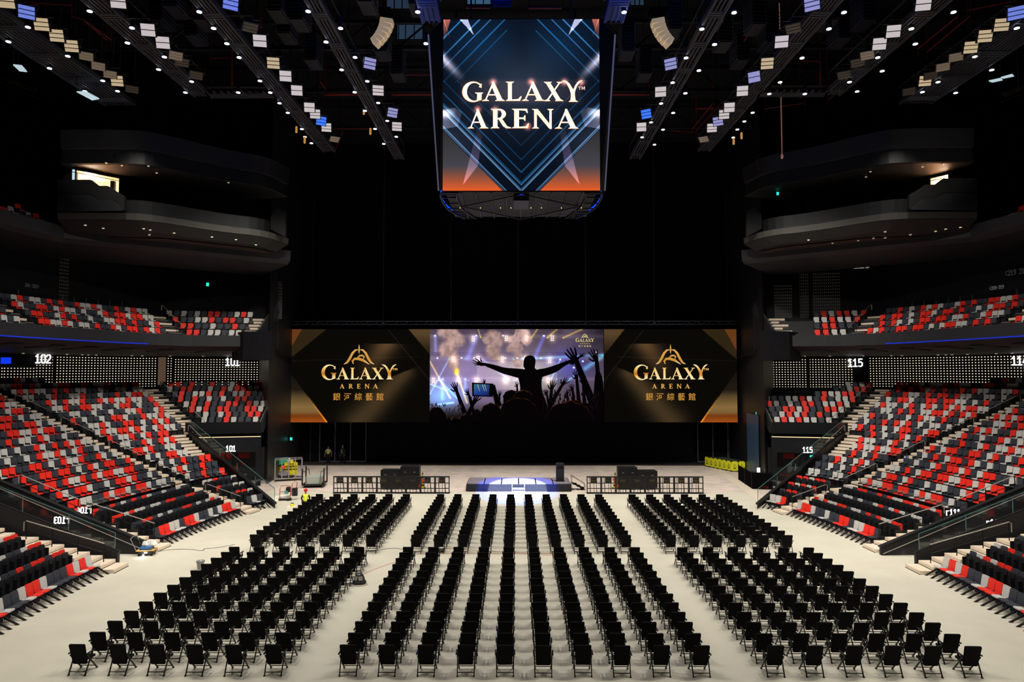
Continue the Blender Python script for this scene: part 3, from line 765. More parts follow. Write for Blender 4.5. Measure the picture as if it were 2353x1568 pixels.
for sd in (-1, 1):
    s = SD[sd]
    t = thing('suite_balcony', (SP[8][0]*-sd, SP[8][1], 19), f'dark curved two-storey suite block bulging out high on the {s}', 'suite block'); t.location = (0, 0, 0)
    poly_loft('roof_fascia', M_suite, sd, SP, [(6, 24.9), (0, 24.9), (.12, 23.75), (.3, 23.7), (.12, 22.75), (.3, 22.7), (6, 22.62)], t)
    poly_loft('lower_lip', M_lip, sd, SP, [(.35, 19.55), (0, 19.5), (0.05, 19.08), (.5, 19.02)], t, caps=False)
    poly_loft('soffit', M_suite, sd, SP, [(.05, 19.05), (1.0, 18.55), (7, 18.5), (7, 19.2), (.4, 19.4)], t)
    poly_loft('parapet', M_suite, sd, SP, [(.55, 19.4), (.4, 20.45), (.6, 20.45), (.75, 19.4)], t)
    poly_loft('back_wall', M_wall, sd, SP, [(7, 18.5), (7, 24.9)], t, caps=False)
    fx = lambda p: Vector((p.x*(1 if sd < 0 else -1), p.y, p.z))
    def pan(pl, y0, y1, name, m):
        f = [at(px, py, y0) for px, py in pl]; b = [Vector((p.x, y1, p.z)) for p in f]; n = len(f)
        vs = [fx(p) for p in f+b]
        MB().add(vs, [tuple(range(n)), tuple(range(2*n-1, n-1, -1))]+[(i, (i+1) % n, (i+1) % n+n, i+n) for i in range(n)]).build(name, m, t)
    pan([(131, 413), (208, 413), (226, 427), (247, 427), (286, 452), (286, 482), (131, 485)], 43.0, 43.25, 'stepped_parapet', M_suite)
    pan([(131, 447), (206, 447), (226, 460), (254, 460), (281, 480), (281, 484), (131, 486)], 42.93, 43.05, 'stepped_face', M_fascia)
    pan([(622, 497), (637, 476), (645, 482), (656, 487), (656, 545), (622, 527)], 49.6, 49.8, 'stepped_end', M_suite)
    poly_loft('red_soffit', M_soff, sd, [(-27.5, 46), (-24, 46.5), (-19.5, 50), (-18.5, 52)], [(0, 18.48), (1.2, 18.48)], t, caps=False)
    # upper balcony ring below
    ring = [path(12, u)[0] for u in us(-14, u_at_px(138, 12))]+[(-25.8, 47.2), (-22.8, 49.6), (-17.8, 53.6)]
    o = poly_loft('upper_balcony', M_fascia, sd, ring, [(6, 18.9), (0, 18.92), (.1, 18.15), (.6, 17.9), (7, 17.7)])
    tag(o, f'long dark upper balcony front running under the suites on the {s}', 'balcony')
    # lit room behind the suites
    A_, B_ = ((-28.75, 43.9), (-27.0, 45.9)) if sd < 0 else ((28.95, 45.2), (28.25, 46.2))
    O = Vector((*A_, 0)); e = Vector((B_[0]-A_[0], B_[1]-A_[1], 0)); ln_ = e.length; e.normalize(); nb = Vector((-e.y, e.x, 0)) if sd < 0 else Vector((e.y, -e.x, 0)); z0, z1 = 19.6, 22.6
    t = thing('window_1' if sd < 0 else 'window_2', (0, 0, 0), f'warmly lit open room behind the {s} suites', 'window', kind='structure')
    rm = mat('room_cream', (240, 205, 165), .7); Q = lambda u, v, z: O+e*u+nb*v+Vector((0, 0, z)); D = 2.6
    mb = MB(); mb.add([Q(0, D, z0), Q(ln_, D, z0), Q(ln_, D, z1), Q(0, D, z1), Q(0, 0, z0), Q(ln_, 0, z0), Q(ln_, 0, z1), Q(0, 0, z1)],
           [(0, 1, 2, 3), (0, 4, 5, 1), (1, 5, 6, 2), (2, 6, 7, 3), (3, 7, 4, 0)]); mb.build('room', rm, t)
    mb = MB(); mb.bar(Q(0, -.03, z0), Q(0, -.03, z1), .1).bar(Q(ln_, -.03, z0), Q(ln_, -.03, z1), .1).bar(Q(0, -.03, z1-.05), Q(ln_, -.03, z1-.05), .12).bar(Q(-.2, -.1, z1-.28), Q(ln_+.1, -.1, z1-.28), .04); mb.build('frame', M_rail, t)
    if sd < 0:
        MB().bar(Q(-.12, -.04, z0), Q(-.12, -.04, z1-.1), .1).build('lit_edge', mat('cyan_strip', (200, 235, 245), .5, emit=(200, 235, 245), es=.9), t)
        MB().bar(Q(.35, .9, z0+1.2), Q(.35, .9, z1), .7, 2.).build('inner_door', mat('teal_door', (30, 80, 100), .5), t) if False else MB().bar(Q(.1, .25, z0), Q(.1, .25, z1-.15), .3, .05).build('inner_door', mat('teal_door', (30, 80, 100), .5), t)
        MB().bar(Q(ln_-.35, .2, z0), Q(ln_-.35, .2, z1-.3), .25).build('dark_rack', M_rail, t)
    l = bpy.data.lights.new('room_lamp', 'POINT'); l.energy = 260; l.color = (1, .85, .65); l.shadow_soft_size = .3
    lo = bpy.data.objects.new('room_lamp', l); C.objects.link(lo); lo.location = Q(ln_/2, 1.5, 22.0)
    # downlights in the suite soffits
    dl = ((196, 519), (237, 526), (345, 530), (330, 527), (343, 541), (400, 537), (542, 552), (588, 564), (487, 546)) if sd < 0 else ((1858, 553), (1913, 560), (1972, 554), (2007, 549), (2034, 534), (2034, 548), (2092, 541), (2173, 528), (2207, 524), (2150, 533))
    for j, (px, py) in enumerate(dl):
        p = at_z(px, py, 18.45); o = MB().lathe([(.06, 0), (.09, .05)], 8).build('downlight', mat('downlight_warm', (255, 240, 210)), loc=p)
        tag(o, f'tiny round downlight under the {s} suites, {nth(j+1)} of the string', 'light', 'round downlights under the suites')
    up = ((244, 376), (280, 382), (360, 399), (341, 383), (525, 421)) if sd < 0 else ((2168, 379), (2000, 396), (1990, 408), (2120, 385))
    for j, (px, py) in enumerate(up):
        p = at_z(px, py, 22.55); o = MB().lathe([(.05, 0), (.08, .05)], 8).build('downlight', mat('downlight_warm', (255, 240, 210)), loc=p)
        tag(o, f'tiny downlight in the ceiling over the {s} suites, {nth(j+1)} from the lit room', 'light', 'ceiling downlights over the suites')
    # spot without a fixture for the warm glow on the suite front
    l = bpy.data.lights.new('fascia_wash', 'SPOT'); l.energy = 900; l.spot_size = radians(50); l.spot_blend = 1; l.color = (1, .93, .85)
    lo = bpy.data.objects.new('fascia_wash', l); C.objects.link(lo); lo.location = (27*sd, 37, 17); lo.rotation_euler = (Vector((27*sd, 43, 24))-lo.location).to_track_quat('-Z', 'Y').to_euler()
    # walls that close the house
    X = 46*sd
    struct(MB().box(min(X, X+.4*sd), max(X, X+.4*sd), -12, 76, 0, 34).build(f'wall_{s}', M_wall))
    # stage opening wall: splayed block from the tunnel to the back wall
    pts = [(-20.7, 57.2), (-22.3, 71.4), (-46, 71.4), (-46, 66), (-25.5, 67)]
    mb = MB(); vs = [(x*-sd, y, z) for z in (0, 33) for x, y in pts]; n = 5
    mb.add(vs, [tuple(range(n)), tuple(range(n, 2*n))]+[(i, (i+1) % n, (i+1) % n+n, i+n) for i in range(n)])
    struct(mb.build(f'wall_stage_{s}', mat('stage_wall_black', (24, 23, 25), .45, noise=.25, nscale=.7)))
    mb = MB(); pts = [(-19.4, 54.2), (-20.6, 57.4), (-24, 57.6), (-22, 54.9)]
    vs = [(x*-sd, y, z) for z in (10.3, 12.6, 17.6, 18.8) for x, y in pts]
    mb.add(vs[:8], [(0, 1, 2, 3), (4, 5, 6, 7), (0, 1, 5, 4), (1, 2, 6, 5), (2, 3, 7, 6), (3, 0, 4, 7)])
    struct(mb.build(f'wall_corner_{s}', M_wall))
# level three seats at the left and right picture edge
for sd, L in ((-1, ((3, 483, 'red'), (16, 486, 'red'), (46, 478, 'red'), (30, 484, 'white'), (70, 497, 'white'), (88, 500, 'red'), (58, 490, 'dark'))), (1, ((2302, 506, 'red'), (2318, 501, 'white'), (2342, 483, 'red'), (2349, 496, 'dark')))):
    for j, (px, py, c) in enumerate(L):
        u = u_at_px(px if sd < 0 else 2370-px, 12.8); p = P3(sd, 12.8, u, 0); q = at(px, py, p.y); (x, y), n = path(12.8, u)
        o = thing('arena_seat', (q.x, q.y, q.z-.62), f'{CN[c]} seat on the upper balcony, {nth(j+1)} of the few visible at the {SD[sd]}', 'seat', 'upper balcony seats', math.atan2(-n[1], -n[0]*-sd)+pi/2)
        for nm, me in _sm[('fixed', c)]: link(nm, me, o)
# right pillar with dots
q0, q1 = at(1793, 745, 63), at(1866, 745, 60)
mb = MB(); mb.box(q0.x, q1.x, 61, 63, 11.9, 20); struct(mb.build('wall_pillar_right', M_black))
# back wall, drape panels
mb = MB(); mb.box(-46, 46, 71.4, 71.9, -.1, 34); struct(mb.build('wall_back', M_dwall))
mb = MB(); mb.box(-46, 46, -12.4, -12, 0, 34); struct(mb.build('wall_front', M_dwall))
mb = MB(); mb.box(-46.5, 46.5, -12.5, 72, 33.6, 34); struct(mb.build('ceiling', M_wall))
YD = 70.3; xs = [at(px, 1000, YD).x for px in (842, 1592)]
t = thing('stage_drape', ((xs[0]+xs[1])/2, YD, 0), 'wide row of tall black stage wall panels under the hanging screens', 'stage wall')
n = 21; wx = (xs[1]-xs[0])/n
for k in range(n):
    x = -(xs[1]-xs[0])/2+k*wx; MB().box(x+.015, x+wx-.015, 0, .15, .12, 12).build('panel', M_dwall, t)
MB().box(-(xs[1]-xs[0])/2, (xs[1]-xs[0])/2, .1, .3, 0, 12).build('seam_backing', mat('seam_grey', (38, 44, 58), .6), t)
for (a, b, nm) in ((735, 841, 'left'), (1603, 1672, 'right')):
    x0, x1 = at(a, 1000, 71.2).x, at(b, 1000, 71.2).x; k = 3 if nm == 'left' else 2
    t = thing('stage_door', (x0, 71.2, 0), f'tall black folding stage door with grey frame lines at the {nm} of the back wall', 'door'); wx = (x1-x0)/k
    for j in range(k): MB().box(j*wx+.05, (j+1)*wx-.05, 0, .1, .15, 9).build('leaf', M_dwall, t)
    mb = MB()
    for j in range(k+1): mb.box(j*wx-.04, j*wx+.04, -.06, .04, 0, 9)
    mb.box(0, k*wx, -.05, .02, 0, .12); mb.build('frame', mat('frame_grey', (95, 98, 112), .5), t)
struct(MB().box(at(718, 700, 71.3).x-.05, at(718, 700, 71.3).x+.05, 71.2, 71.4, 0, 28).box(at(1671, 700, 71.3).x-.05, at(1671, 700, 71.3).x+.05, 71.2, 71.4, 0, 28).build('trim_back_wall', mat('seam_dim', (32, 33, 40), .6)))
a, b = at(1718, 1000, 62.5), at(1745, 1000, 58.8)
mb = MB(); mb.add([(a.x-.06, a.y, 0), (b.x-.06, b.y, 0), (b.x-.06, b.y, 5.6), (a.x-.06, a.y, 5.6)], [(0, 1, 2, 3)]); struct(mb.build('door_1', mat('blue_grey_door', (48, 72, 98), .4, noise=.2, nscale=1)))  # blue light on the stage wall, painted as a bluish panel
# ------------------------------------------------------------------ pictures on the LED screens (vertex-coloured meshes that give off light)
def fbm(x, y, seed=0, oct=5):
    r = np.random.RandomState(seed); g = r.rand(64, 64); o = np.zeros_like(x); a = .5; f = 1.
    for _ in range(oct):
        X, Y = x*f, y*f; i, j = np.floor(X).astype(int), np.floor(Y).astype(int); u, v = X-i, Y-j; u, v = u*u*(3-2*u), v*v*(3-2*v)
        G = lambda p, q: g[p % 64, q % 64]
        o += a*((G(i, j)*(1-u)+G(i+1, j)*u)*(1-v)+(G(i, j+1)*(1-u)+G(i+1, j+1)*u)*v); a *= .5; f *= 2.03
    return o
def slin(c):
    c = np.clip(np.asarray(c, float)/255, 0, 1.6); return np.where(c <= .04045, c/12.92, ((c+.055)/1.055)**2.4)
def seg_d(x, y, x0, y0, x1, y1):
    dx, dy = x1-x0, y1-y0; t = np.clip(((x-x0)*dx+(y-y0)*dy)/(dx*dx+dy*dy), 0, 1); return np.hypot(x-x0-t*dx, y-y0-t*dy), t
def inside(x, y, P):
    r = np.zeros(x.shape, bool); n = len(P)
    for i in range(n):
        (x0, y0), (x1, y1) = P[i], P[(i+1) % n]
        c = ((y0 > y) != (y1 > y)) & (x < (x1-x0)*(y-y0)/(y1-y0+1e-12)+x0); r ^= c
    return r
def put_cols(me, cols):
    a = me.color_attributes.new('Col', 'FLOAT_COLOR', 'POINT'); b = np.ones((len(me.vertices), 4), np.float32); b[:, :3] = cols
    a.data.foreach_set('color', b.ravel()); me.materials.append(vcol_emit())
def picture(name, x0, x1, y0, y1, nx, ny, Y, func, parent):
    """x,y in picture pixels of the photo as they fall on the screen's own plane y=Y"""
    A, B = at(x0, y0, Y), at(x1, y1, Y); T = at(x0, y1, Y); Q = at(x1, y0, Y)
    gx, gy = np.meshgrid(np.linspace(x0, x1, nx), np.linspace(y0, y1, ny))
    u, v = (gx-x0)/(x1-x0), (gy-y0)/(y1-y0)
    X = A.x+(B.x-A.x)*u; Z = A.z+(B.z-A.z)*v
    V = np.stack([X, np.full_like(X, Y), Z], -1).reshape(-1, 3)
    idx = np.arange(nx*ny).reshape(ny, nx)
    Fc = np.stack([idx[:-1, :-1], idx[1:, :-1], idx[1:, 1:], idx[:-1, 1:]], -1).reshape(-1, 4)
    me = bpy.data.meshes.new(name); me.from_pydata(V.tolist(), [], Fc.tolist()); put_cols(me, slin(func(gx, gy)).reshape(-1, 3)); me.update()
    return link(name, me, parent)
class ART:
    """flat coloured shapes drawn on a screen plane, in photo pixels"""
    def __init__(s, x0, x1, y0, y1, Y):
        s.A, s.B = at(x0, y0, Y), at(x1, y1, Y); s.r = (x0, x1, y0, y1); s.Y = Y; s.V = []; s.F = []; s.C = []; s.q = 0
    def P(s, x, y, dz=0):
        x0, x1, y0, y1 = s.r; x = min(max(x, x0), x1); y = min(max(y, y0), y1)
        return (s.A.x+(s.B.x-s.A.x)*(x-x0)/(x1-x0), s.Y-dz, s.A.z+(s.B.z-s.A.z)*(y-y0)/(y1-y0))
    def poly(s, pts, col, dz=.01):
        from mathutils.geometry import tessellate_polygon
        n = len(s.V); s.V += [s.P(x, y, dz) for x, y in pts]
        cs = col if isinstance(col, list) else [col]*len(pts); s.C += cs
        for t in tessellate_polygon([[Vector((x, y, 0)) for x, y in pts]]): s.F.append(tuple(n+i for i in t))
    def multi(s, conts, col, dz=.01):
        cu = bpy.data.curves.new('g', 'CURVE'); cu.dimensions = '2D'; cu.fill_mode = 'BOTH'
        for c in conts:
            sp = cu.splines.new('POLY'); sp.points.add(len(c)-1); sp.use_cyclic_u = True
            for q, (x, y) in zip(sp.points, c): q.co = (x, -y, 0, 1)
        o = bpy.data.objects.new('g', cu); C.objects.link(o)
        me = bpy.data.meshes.new_from_object(o.evaluated_get(bpy.context.evaluated_depsgraph_get())); bpy.data.objects.remove(o)
        n = len(s.V); s.V += [s.P(v.co.x, -v.co.y, dz) for v in me.vertices]; s.C += [col]*len(me.vertices)
        s.F += [tuple(n+i for i in p.vertices) for p in me.polygons]
    def stroke(s, pts, w, col, dz=.01):
        ws = w if isinstance(w, (list, tuple)) else [w]*len(pts); L, R = [], []
        for i, p in enumerate(pts):
            a, b = pts[max(i-1, 0)], pts[min(i+1, len(pts)-1)]; dx, dy = b[0]-a[0], b[1]-a[1]; l = hypot(dx, dy) or 1
            L.append((p[0]-dy/l*ws[i]/2, p[1]+dx/l*ws[i]/2)); R.append((p[0]+dy/l*ws[i]/2, p[1]-dx/l*ws[i]/2))
        n = len(s.V); s.V += [s.P(x, y, dz) for p in zip(L, R) for x, y in p]
        cs = col if isinstance(col, list) else [col]*len(pts)
        s.C += [c for c in cs for _ in (0, 1)]
        for i in range(len(pts)-1): s.F.append((n+2*i, n+2*i+1, n+2*i+3, n+2*i+2))
    def disc(s, x, y, rx, ry, col, dz=.01, n=14):
        s.poly([(x+rx*cos(2*pi*k/n), y+ry*sin(2*pi*k/n)) for k in range(n)], col, dz)
    def build(s, name, parent):
        me = bpy.data.meshes.new(name); me.from_pydata(s.V, [], s.F); put_cols(me, slin(s.C)); me.update(); return link(name, me, parent)
# capital letters with serifs: outlines in a unit box, y up
def arc(cx, cy, rx, ry, a0, a1, n=18): return [(cx+rx*cos(radians(a0+(a1-a0)*k/n)), cy+ry*sin(radians(a0+(a1-a0)*k/n))) for k in range(n+1)]
def serif(x0, x1, xa, xb, base, up):
    """flared foot or head between stem edges xa..xb"""
    k = 1 if up else -1
    return [(x0, base), (x1, base), (x1-.02, base+.025*k), (xb+.01, base+.075*k), (xa-.01, base+.075*k), (x0+.02, base+.025*k)]
GL = {
 'A': (1.0, [[(.12, .02), (.18, .02), (.51, .86), (.47, .98)], [(.44, .94), (.46, 1.02), (.53, 1.02), (.93, .02), (.69, .02), (.42, .80)],
             [(.24, .29), (.75, .29), (.75, .35), (.26, .35)], serif(0, .32, .12, .20, 0, 1), serif(.58, 1.02, .70, .92, 0, 1)]),
 'L': (.72, [[(.16, .02), (.40, .02), (.40, .98), (.16, .98)], serif(.02, .54, .16, .40, 1, 0), serif(.02, .55, .16, .40, 0, 1),
             [(.35, 0), (.90, 0), (1.0, .24), (.95, .24), (.78, .09), (.38, .07)]]),
 'X': (1.0, [[(.08, .98), (.32, .98), (.92, .02), (.66, .02)], [(.80, .98), (.88, .98), (.22, .02), (.12, .02)],
             serif(0, .42, .10, .32, 1, 0), serif(.66, 1.0, .78, .88, 1, 0), serif(0, .34, .12, .24, 0, 1), serif(.58, 1.02, .68, .92, 0, 1)]),
 'Y': (1.0, [[(.40, .02), (.66, .02), (.62, .30), (.62, .5), (.56, .62), (.48, .62), (.42, .5), (.43, .30)], serif(.32, .76, .42, .64, 0, 1),
             [(0, 1.0), (.10, 1.03), (.24, .99), (.38, .86), (.52, .62), (.62, .52), (.62, .40), (.42, .42), (.36, .62), (.24, .84), (.12, .95)],
             [(.56, .60), (.62, .76), (.74, .94), (.88, 1.03), (1.0, 1.02), (.86, .93), (.74, .78), (.66, .60), (.62, .46)]]),
 'G': (1.0, [arc(.52, .5, .52, .53, 42, 318)+[(.86, .14)]+arc(.58, .5, .36, .46, 310, 50)[0:], [(.70, .02), (.92, .08), (.92, .44), (.72, .44)], serif(.60, 1.0, .72, .92, .46, 0),
             [(.80, .74), (.92, .70), (.92, .92), (.86, .90)]]),
 'R': (1.0, [[(.14, .02), (.36, .02), (.36, .98), (.14, .98)], serif(.02, .46, .14, .36, 0, 1), serif(.02, .30, .14, .30, 1, 0),
             arc(.44, .73, .34, .27, 90, -90, 12)+arc(.42, .73, .15, .20, -90, 90, 10), [(.30, 1.0), (.45, 1.0), (.45, .93), (.30, .93)], [(.30, .46), (.45, .46), (.45, .53), (.30, .53)],
             [(.38, .50), (.58, .50), (.84, .10), (1.04, .03), (1.04, 0), (.80, -.01), (.64, .10)]]),
 'E': (.85, [[(.14, .02), (.42, .02), (.42, .98), (.14, .98)], serif(.0, .5, .14, .42, 0, 1), serif(.0, .5, .14, .42, 1, 0), [(.36, 1.0), (.90, 1.0), (.94, .78), (.89, .78), (.80, .90), (.36, .93)],
             [(.36, .47), (.70, .47), (.74, .38), (.80, .38), (.80, .66), (.74, .66), (.70, .55), (.36, .55)], [(.36, 0), (.94, 0), (1.02, .25), (.97, .25), (.84, .09), (.36, .07)]]),
 'N': (1.1, [[(.10, .02), (.22, .02), (.22, .98), (.10, .98)], [(.80, -.02), (.90, -.02), (.90, .98), (.80, .98)], [(.06, .98), (.28, .98), (.90, .10), (.90, -.02), (.80, -.02), (.10, .92)],
             serif(0, .32, .10, .22, 0, 1), serif(.70, 1.0, .80, .90, 1, 0), [(0, 1), (.28, 1), (.2, .93), (.02, .97)]]),
 'T': (.8, [[(.38, 0), (.62, 0), (.62, 1), (.38, 1)], [(0, .82), (1, .82), (1, 1), (0, 1)]]),
 'M': (1.0, [[(.0, 0), (.2, 0), (.2, 1), (0, 1)], [(.8, 0), (1, 0), (1, 1), (.8, 1)], [(0, 1), (.25, 1), (.6, .2), (.4, .2)], [(1, 1), (.75, 1), (.4, .2), (.6, .2)]]),
}
def glyph(art, ch, x0, x1, yb, yt, col, dz=.02):
    for P in GL[ch][1]:
        pts = [(x0+(x1-x0)*x, yb+(yt-yb)*y) for x, y in P]
        art.poly(pts, [col(x, y) for x, y in pts] if callable(col) else col, dz)
CJK = json.loads('''{"\\u9280":[[[17,56],[25,18],[36,21],[28,59]],[[71,61],[61,25],[70,22],[83,58]],[[168,109],[168,84],[111,84],[111,109]],[[168,122],[111,122],[111,146],[168,146]],[[94,-16],[146,2],[145,15],[111,6],[111,71],[128,71],[183,-14],[193,-1],[159,32],[190,54],[180,65],[152,43],[141,71],[182,71],[182,159],[97,159],[97,9],[89,-3]],[[50,168],[6,120],[14,107],[23,114],[23,104],[43,104],[43,82],[12,82],[12,69],[43,69],[43,11],[10,5],[14,-10],[86,8],[85,21],[56,14],[56,69],[84,69],[84,82],[56,82],[56,104],[77,104],[77,117],[26,117],[51,145],[81,117],[91,128],[58,156],[63,163]]],"\\u6cb3":[[[6,100],[43,78],[52,90],[15,111]],[[12,-3],[25,-13],[61,51],[50,61]],[[16,154],[53,132],[62,144],[62,141],[162,141],[162,6],[156,0],[116,0],[122,-16],[166,-13],[177,6],[177,141],[193,141],[193,155],[62,155],[62,144],[24,165]],[[74,113],[74,26],[88,26],[88,40],[137,40],[137,113]],[[88,99],[123,99],[123,54],[88,54]]],"\\u7d9c":[[[99,107],[99,93],[171,93],[171,107]],[[100,45],[71,6],[82,-3],[114,41]],[[156,40],[180,-1],[193,5],[168,46]],[[37,38],[42,-5],[53,-2],[48,40]],[[16,39],[6,-7],[18,-11],[28,37]],[[58,42],[67,12],[77,16],[68,45]],[[80,71],[80,58],[128,58],[128,2],[125,-1],[106,-1],[110,-15],[136,-12],[143,1],[143,58],[189,58],[189,71]],[[121,165],[131,143],[83,143],[83,109],[97,109],[97,130],[173,130],[173,109],[188,109],[188,143],[147,143],[135,168]],[[12,48],[65,58],[67,48],[78,53],[64,92],[54,89],[61,69],[29,64],[73,131],[62,138],[47,110],[26,109],[56,162],[43,168],[18,117],[7,106],[11,93],[39,98],[22,75],[8,61]]],"\\u85dd":[[[36,44],[36,35],[165,35],[165,44]],[[126,168],[126,155],[74,155],[74,168],[59,168],[59,155],[11,155],[11,143],[59,143],[59,134],[74,134],[74,143],[126,143],[126,134],[141,134],[141,143],[189,143],[189,155],[141,155],[141,168]],[[27,-16],[157,-8],[172,-19],[182,-12],[137,15],[189,15],[189,25],[11,25],[11,15],[63,15],[37,0],[23,-5]],[[125,9],[142,1],[54,-3],[84,15],[134,15]],[[69,95],[97,78],[102,87],[77,101],[100,101],[100,110],[64,110],[64,118],[91,118],[91,127],[64,127],[64,134],[51,134],[51,127],[24,127],[24,118],[51,118],[51,110],[14,110],[14,101],[40,101],[11,84],[17,77],[22,80],[22,71],[51,71],[51,60],[13,58],[14,48],[97,54],[104,47],[132,76],[145,66],[152,75],[136,87],[139,107],[156,107],[178,49],[191,75],[183,82],[179,61],[169,119],[139,119],[139,132],[128,132],[128,119],[105,119],[105,107],[127,107],[125,94],[110,101],[102,92],[121,83],[99,58],[99,63],[64,61],[64,71],[94,71],[94,80],[64,80],[64,90],[51,90],[51,80],[23,80],[49,95],[43,101],[73,101]]],"\\u9928":[[[104,114],[104,-16],[117,-16],[117,-7],[166,-7],[166,-15],[179,-15],[179,47],[117,47],[117,64],[171,64],[171,114]],[[117,6],[117,34],[166,34],[166,6]],[[117,102],[159,102],[159,76],[117,76]],[[128,164],[137,145],[92,145],[92,112],[103,112],[103,132],[174,132],[174,112],[186,112],[186,145],[145,145],[150,148],[139,169]],[[69,72],[69,55],[33,55],[33,72]],[[69,83],[33,83],[33,99],[69,99]],[[56,34],[63,21],[33,9],[33,43],[81,43],[81,110],[60,110],[52,131],[41,128],[47,110],[21,110],[21,15],[12,1],[18,-13],[67,11],[74,-7],[85,-1],[66,39]],[[48,169],[5,125],[12,111],[49,148],[82,118],[91,129],[56,159],[59,165]]]}''')
def logo(mk, ox, oy, k, gold, dz=.03, tm=True):
    """the hall's gold mark with its name; k is the size, 1 = side screens"""
    q = 330/2300.*k
    f = lambda x, y: (ox+x*q, oy+y*q)
    G = lambda x, y: gold(((y-oy)/q-620)/240.)
    def st(pts, w):
        pts = [f(*p) for p in pts]; emblem.stroke(pts, [a*q for a in w], [G(*p) for p in pts], dz)
    emblem = art = mk(); word = mk(); sub = mk(); han = mk()
    st([(1116, 292), (1117, 340), (1118, 400), (1117, 440)], [4, 20, 22, 5])
    for s in (-1, 1):
        st([(1118+s*x, y) for x, y in ((18, 375), (60, 382), (105, 430), (150, 520), (190, 580), (240, 608))], [14, 28, 36, 40, 32, 5])
    st([(1030, 605), (1012, 560), (1045, 522), (1110, 520), (1190, 548), (1282, 610)], [6, 30, 34, 44, 40, 5])
    st([(1085, 505), (1130, 470), (1175, 468), (1198, 490), (1186, 525)], [8, 26, 28, 26, 6])
    for ch, a, b, yt, yb in (('G', 520, 765, 620, 855), ('A', 758, 962, 665, 850), ('L', 975, 1118, 665, 850), ('A', 1115, 1322, 665, 850), ('X', 1322, 1512, 665, 850), ('Y', 1475, 1718, 618, 850)):
        (x0, y0), (x1, y1) = f(a, yt), f(b, yb); glyph(word, ch, x0, x1, y1, y0, G, dz)
    if tm:
        for ch, a, b in (('T', 1650, 1682), ('M', 1688, 1728)):
            (x0, y0), (x1, y1) = f(a, 672), f(b, 708); glyph(word, ch, x0, x1, y1, y0, G, dz)
    for ch, a, b in (('A', 812, 892), ('R', 955, 1028), ('E', 1088, 1145), ('N', 1212, 1288), ('A', 1342, 1424)):
        (x0, y0), (x1, y1) = f(a, 924), f(b, 997); glyph(sub, ch, x0, x1, y1, y0, lambda x, y: gold(.75), dz)
    for j, ch in enumerate('\u9280\u6cb3\u7d9c\u85dd\u9928'):
        cx = 768+172*j; conts = [[f(cx+(x-98)*.62, 1128-(y-76)*.64) for x, y in c] for c in CJK[ch]]
        han.multi(conts, gold(.7), dz)
    return (('gold_emblem', emblem), ('gold_wordmark', word), ('arena_subtitle', sub), ('chinese_name', han))
def gold(t):
    t = max(-1.2, min(1.8, t)); K = [(-1.2, (225, 175, 95)), (-.2, (200, 140, 55)), (0, (255, 240, 190)), (.25, (240, 190, 100)), (.6, (190, 110, 25)), (.8, (255, 205, 110)), (1., (255, 245, 205)), (1.8, (235, 190, 110))]
    for (a, ca), (b, cb) in zip(K, K[1:]):
        if t <= b: u = (t-a)/(b-a); return tuple(ca[i]*(1-u)+cb[i]*u for i in range(3))
    return K[-1][1]
def addl(c, m, col):
    for i in range(3): c[..., i] += m*col[i]
def side_pic(mir, X0, X1):
    def fn(gx, gy):
        x = (gx-X0)/(X1-X0)*2245+8
        if mir: x = 2258-x
        y = (gy-757)/214*1500+45
        c = np.zeros(gx.shape+(3,)); addl(c, np.ones(gx.shape), (11, 9, 6))
        n = fbm(x/700, y/700, 5)
        d, t = seg_d(x, y, 1560, 250, 1180, 820); addl(c, np.exp(-(d/190)**2)*(1-t*.8)*(y > 250+.02*x)*(x < 2350-.95*y+130+0*x), (86, 62, 38))
        d, t = seg_d(x, y, 1850, 740, 1100, 1560); addl(c, np.exp(-(d/(150+90*t))**2)*(y > 850-(x-1550)*.4), (56, 43, 26))
        m = inside(x, y, [(1900, 40), (2300, 40), (2300, 520)]); addl(c, m*np.clip(1.15-(y-45)/480, 0, 1), (74, 56, 34))
        m = inside(x, y, [(0, 40), (600, 40), (0, 535)]); addl(c, m*.8, (44, 32, 16))
        m = inside(x, y, [(0, 40), (207, 40), (0, 400)]); addl(c, m*1., (55, 22, 6))
        m = inside(x, y, [(-10, 700), (625, 1550), (-10, 1550)])
        g = np.interp(y, [700, 1020, 1130, 1300, 1390, 1440, 1550], [.10, .18, .62, 1., .9, .75, 1.05]); oc = np.interp(y, [1380, 1440], [0, 1])
        for i, (a, b) in enumerate(((128, 148), (98, 68), (52, 14))): c[..., i] = np.where(m, g*(a*(1-oc)+b*oc)+8, c[..., i])
        d, t = seg_d(x, y, 330, 1145, 625, 1550); addl(c, np.exp(-(d/9)**2)*(.2+.8*t), (255, 150, 40))
        d, t = seg_d(x, y, 1585, 60, 2250, 880); addl(c, np.exp(-(d/6)**2), (22, 20, 20))
        d, t = seg_d(x, y, 0, 560, 2050, 490); addl(c, np.exp(-(d/6)**2), (16, 10, 6))
        return c*(1+.12*(n[..., None]-.5))
    return fn
YS = 66.0
def led_screen(nm, x0, x1, label):
    a, b = at(x0, 757, YS), at(x1, 971, YS)
    t = thing('led_screen', ((a.x+b.x)/2, YS, b.z), label, 'screen')
    mb = MB(); mb.box(a.x-t.location.x, b.x-t.location.x, .03, .4, 0, a.z-b.z); mb.build('casing', M_black, t); return t
inv = {}
def unloc(o, t): o.matrix_parent_inverse = Matrix.Translation(-Vector(t.location))
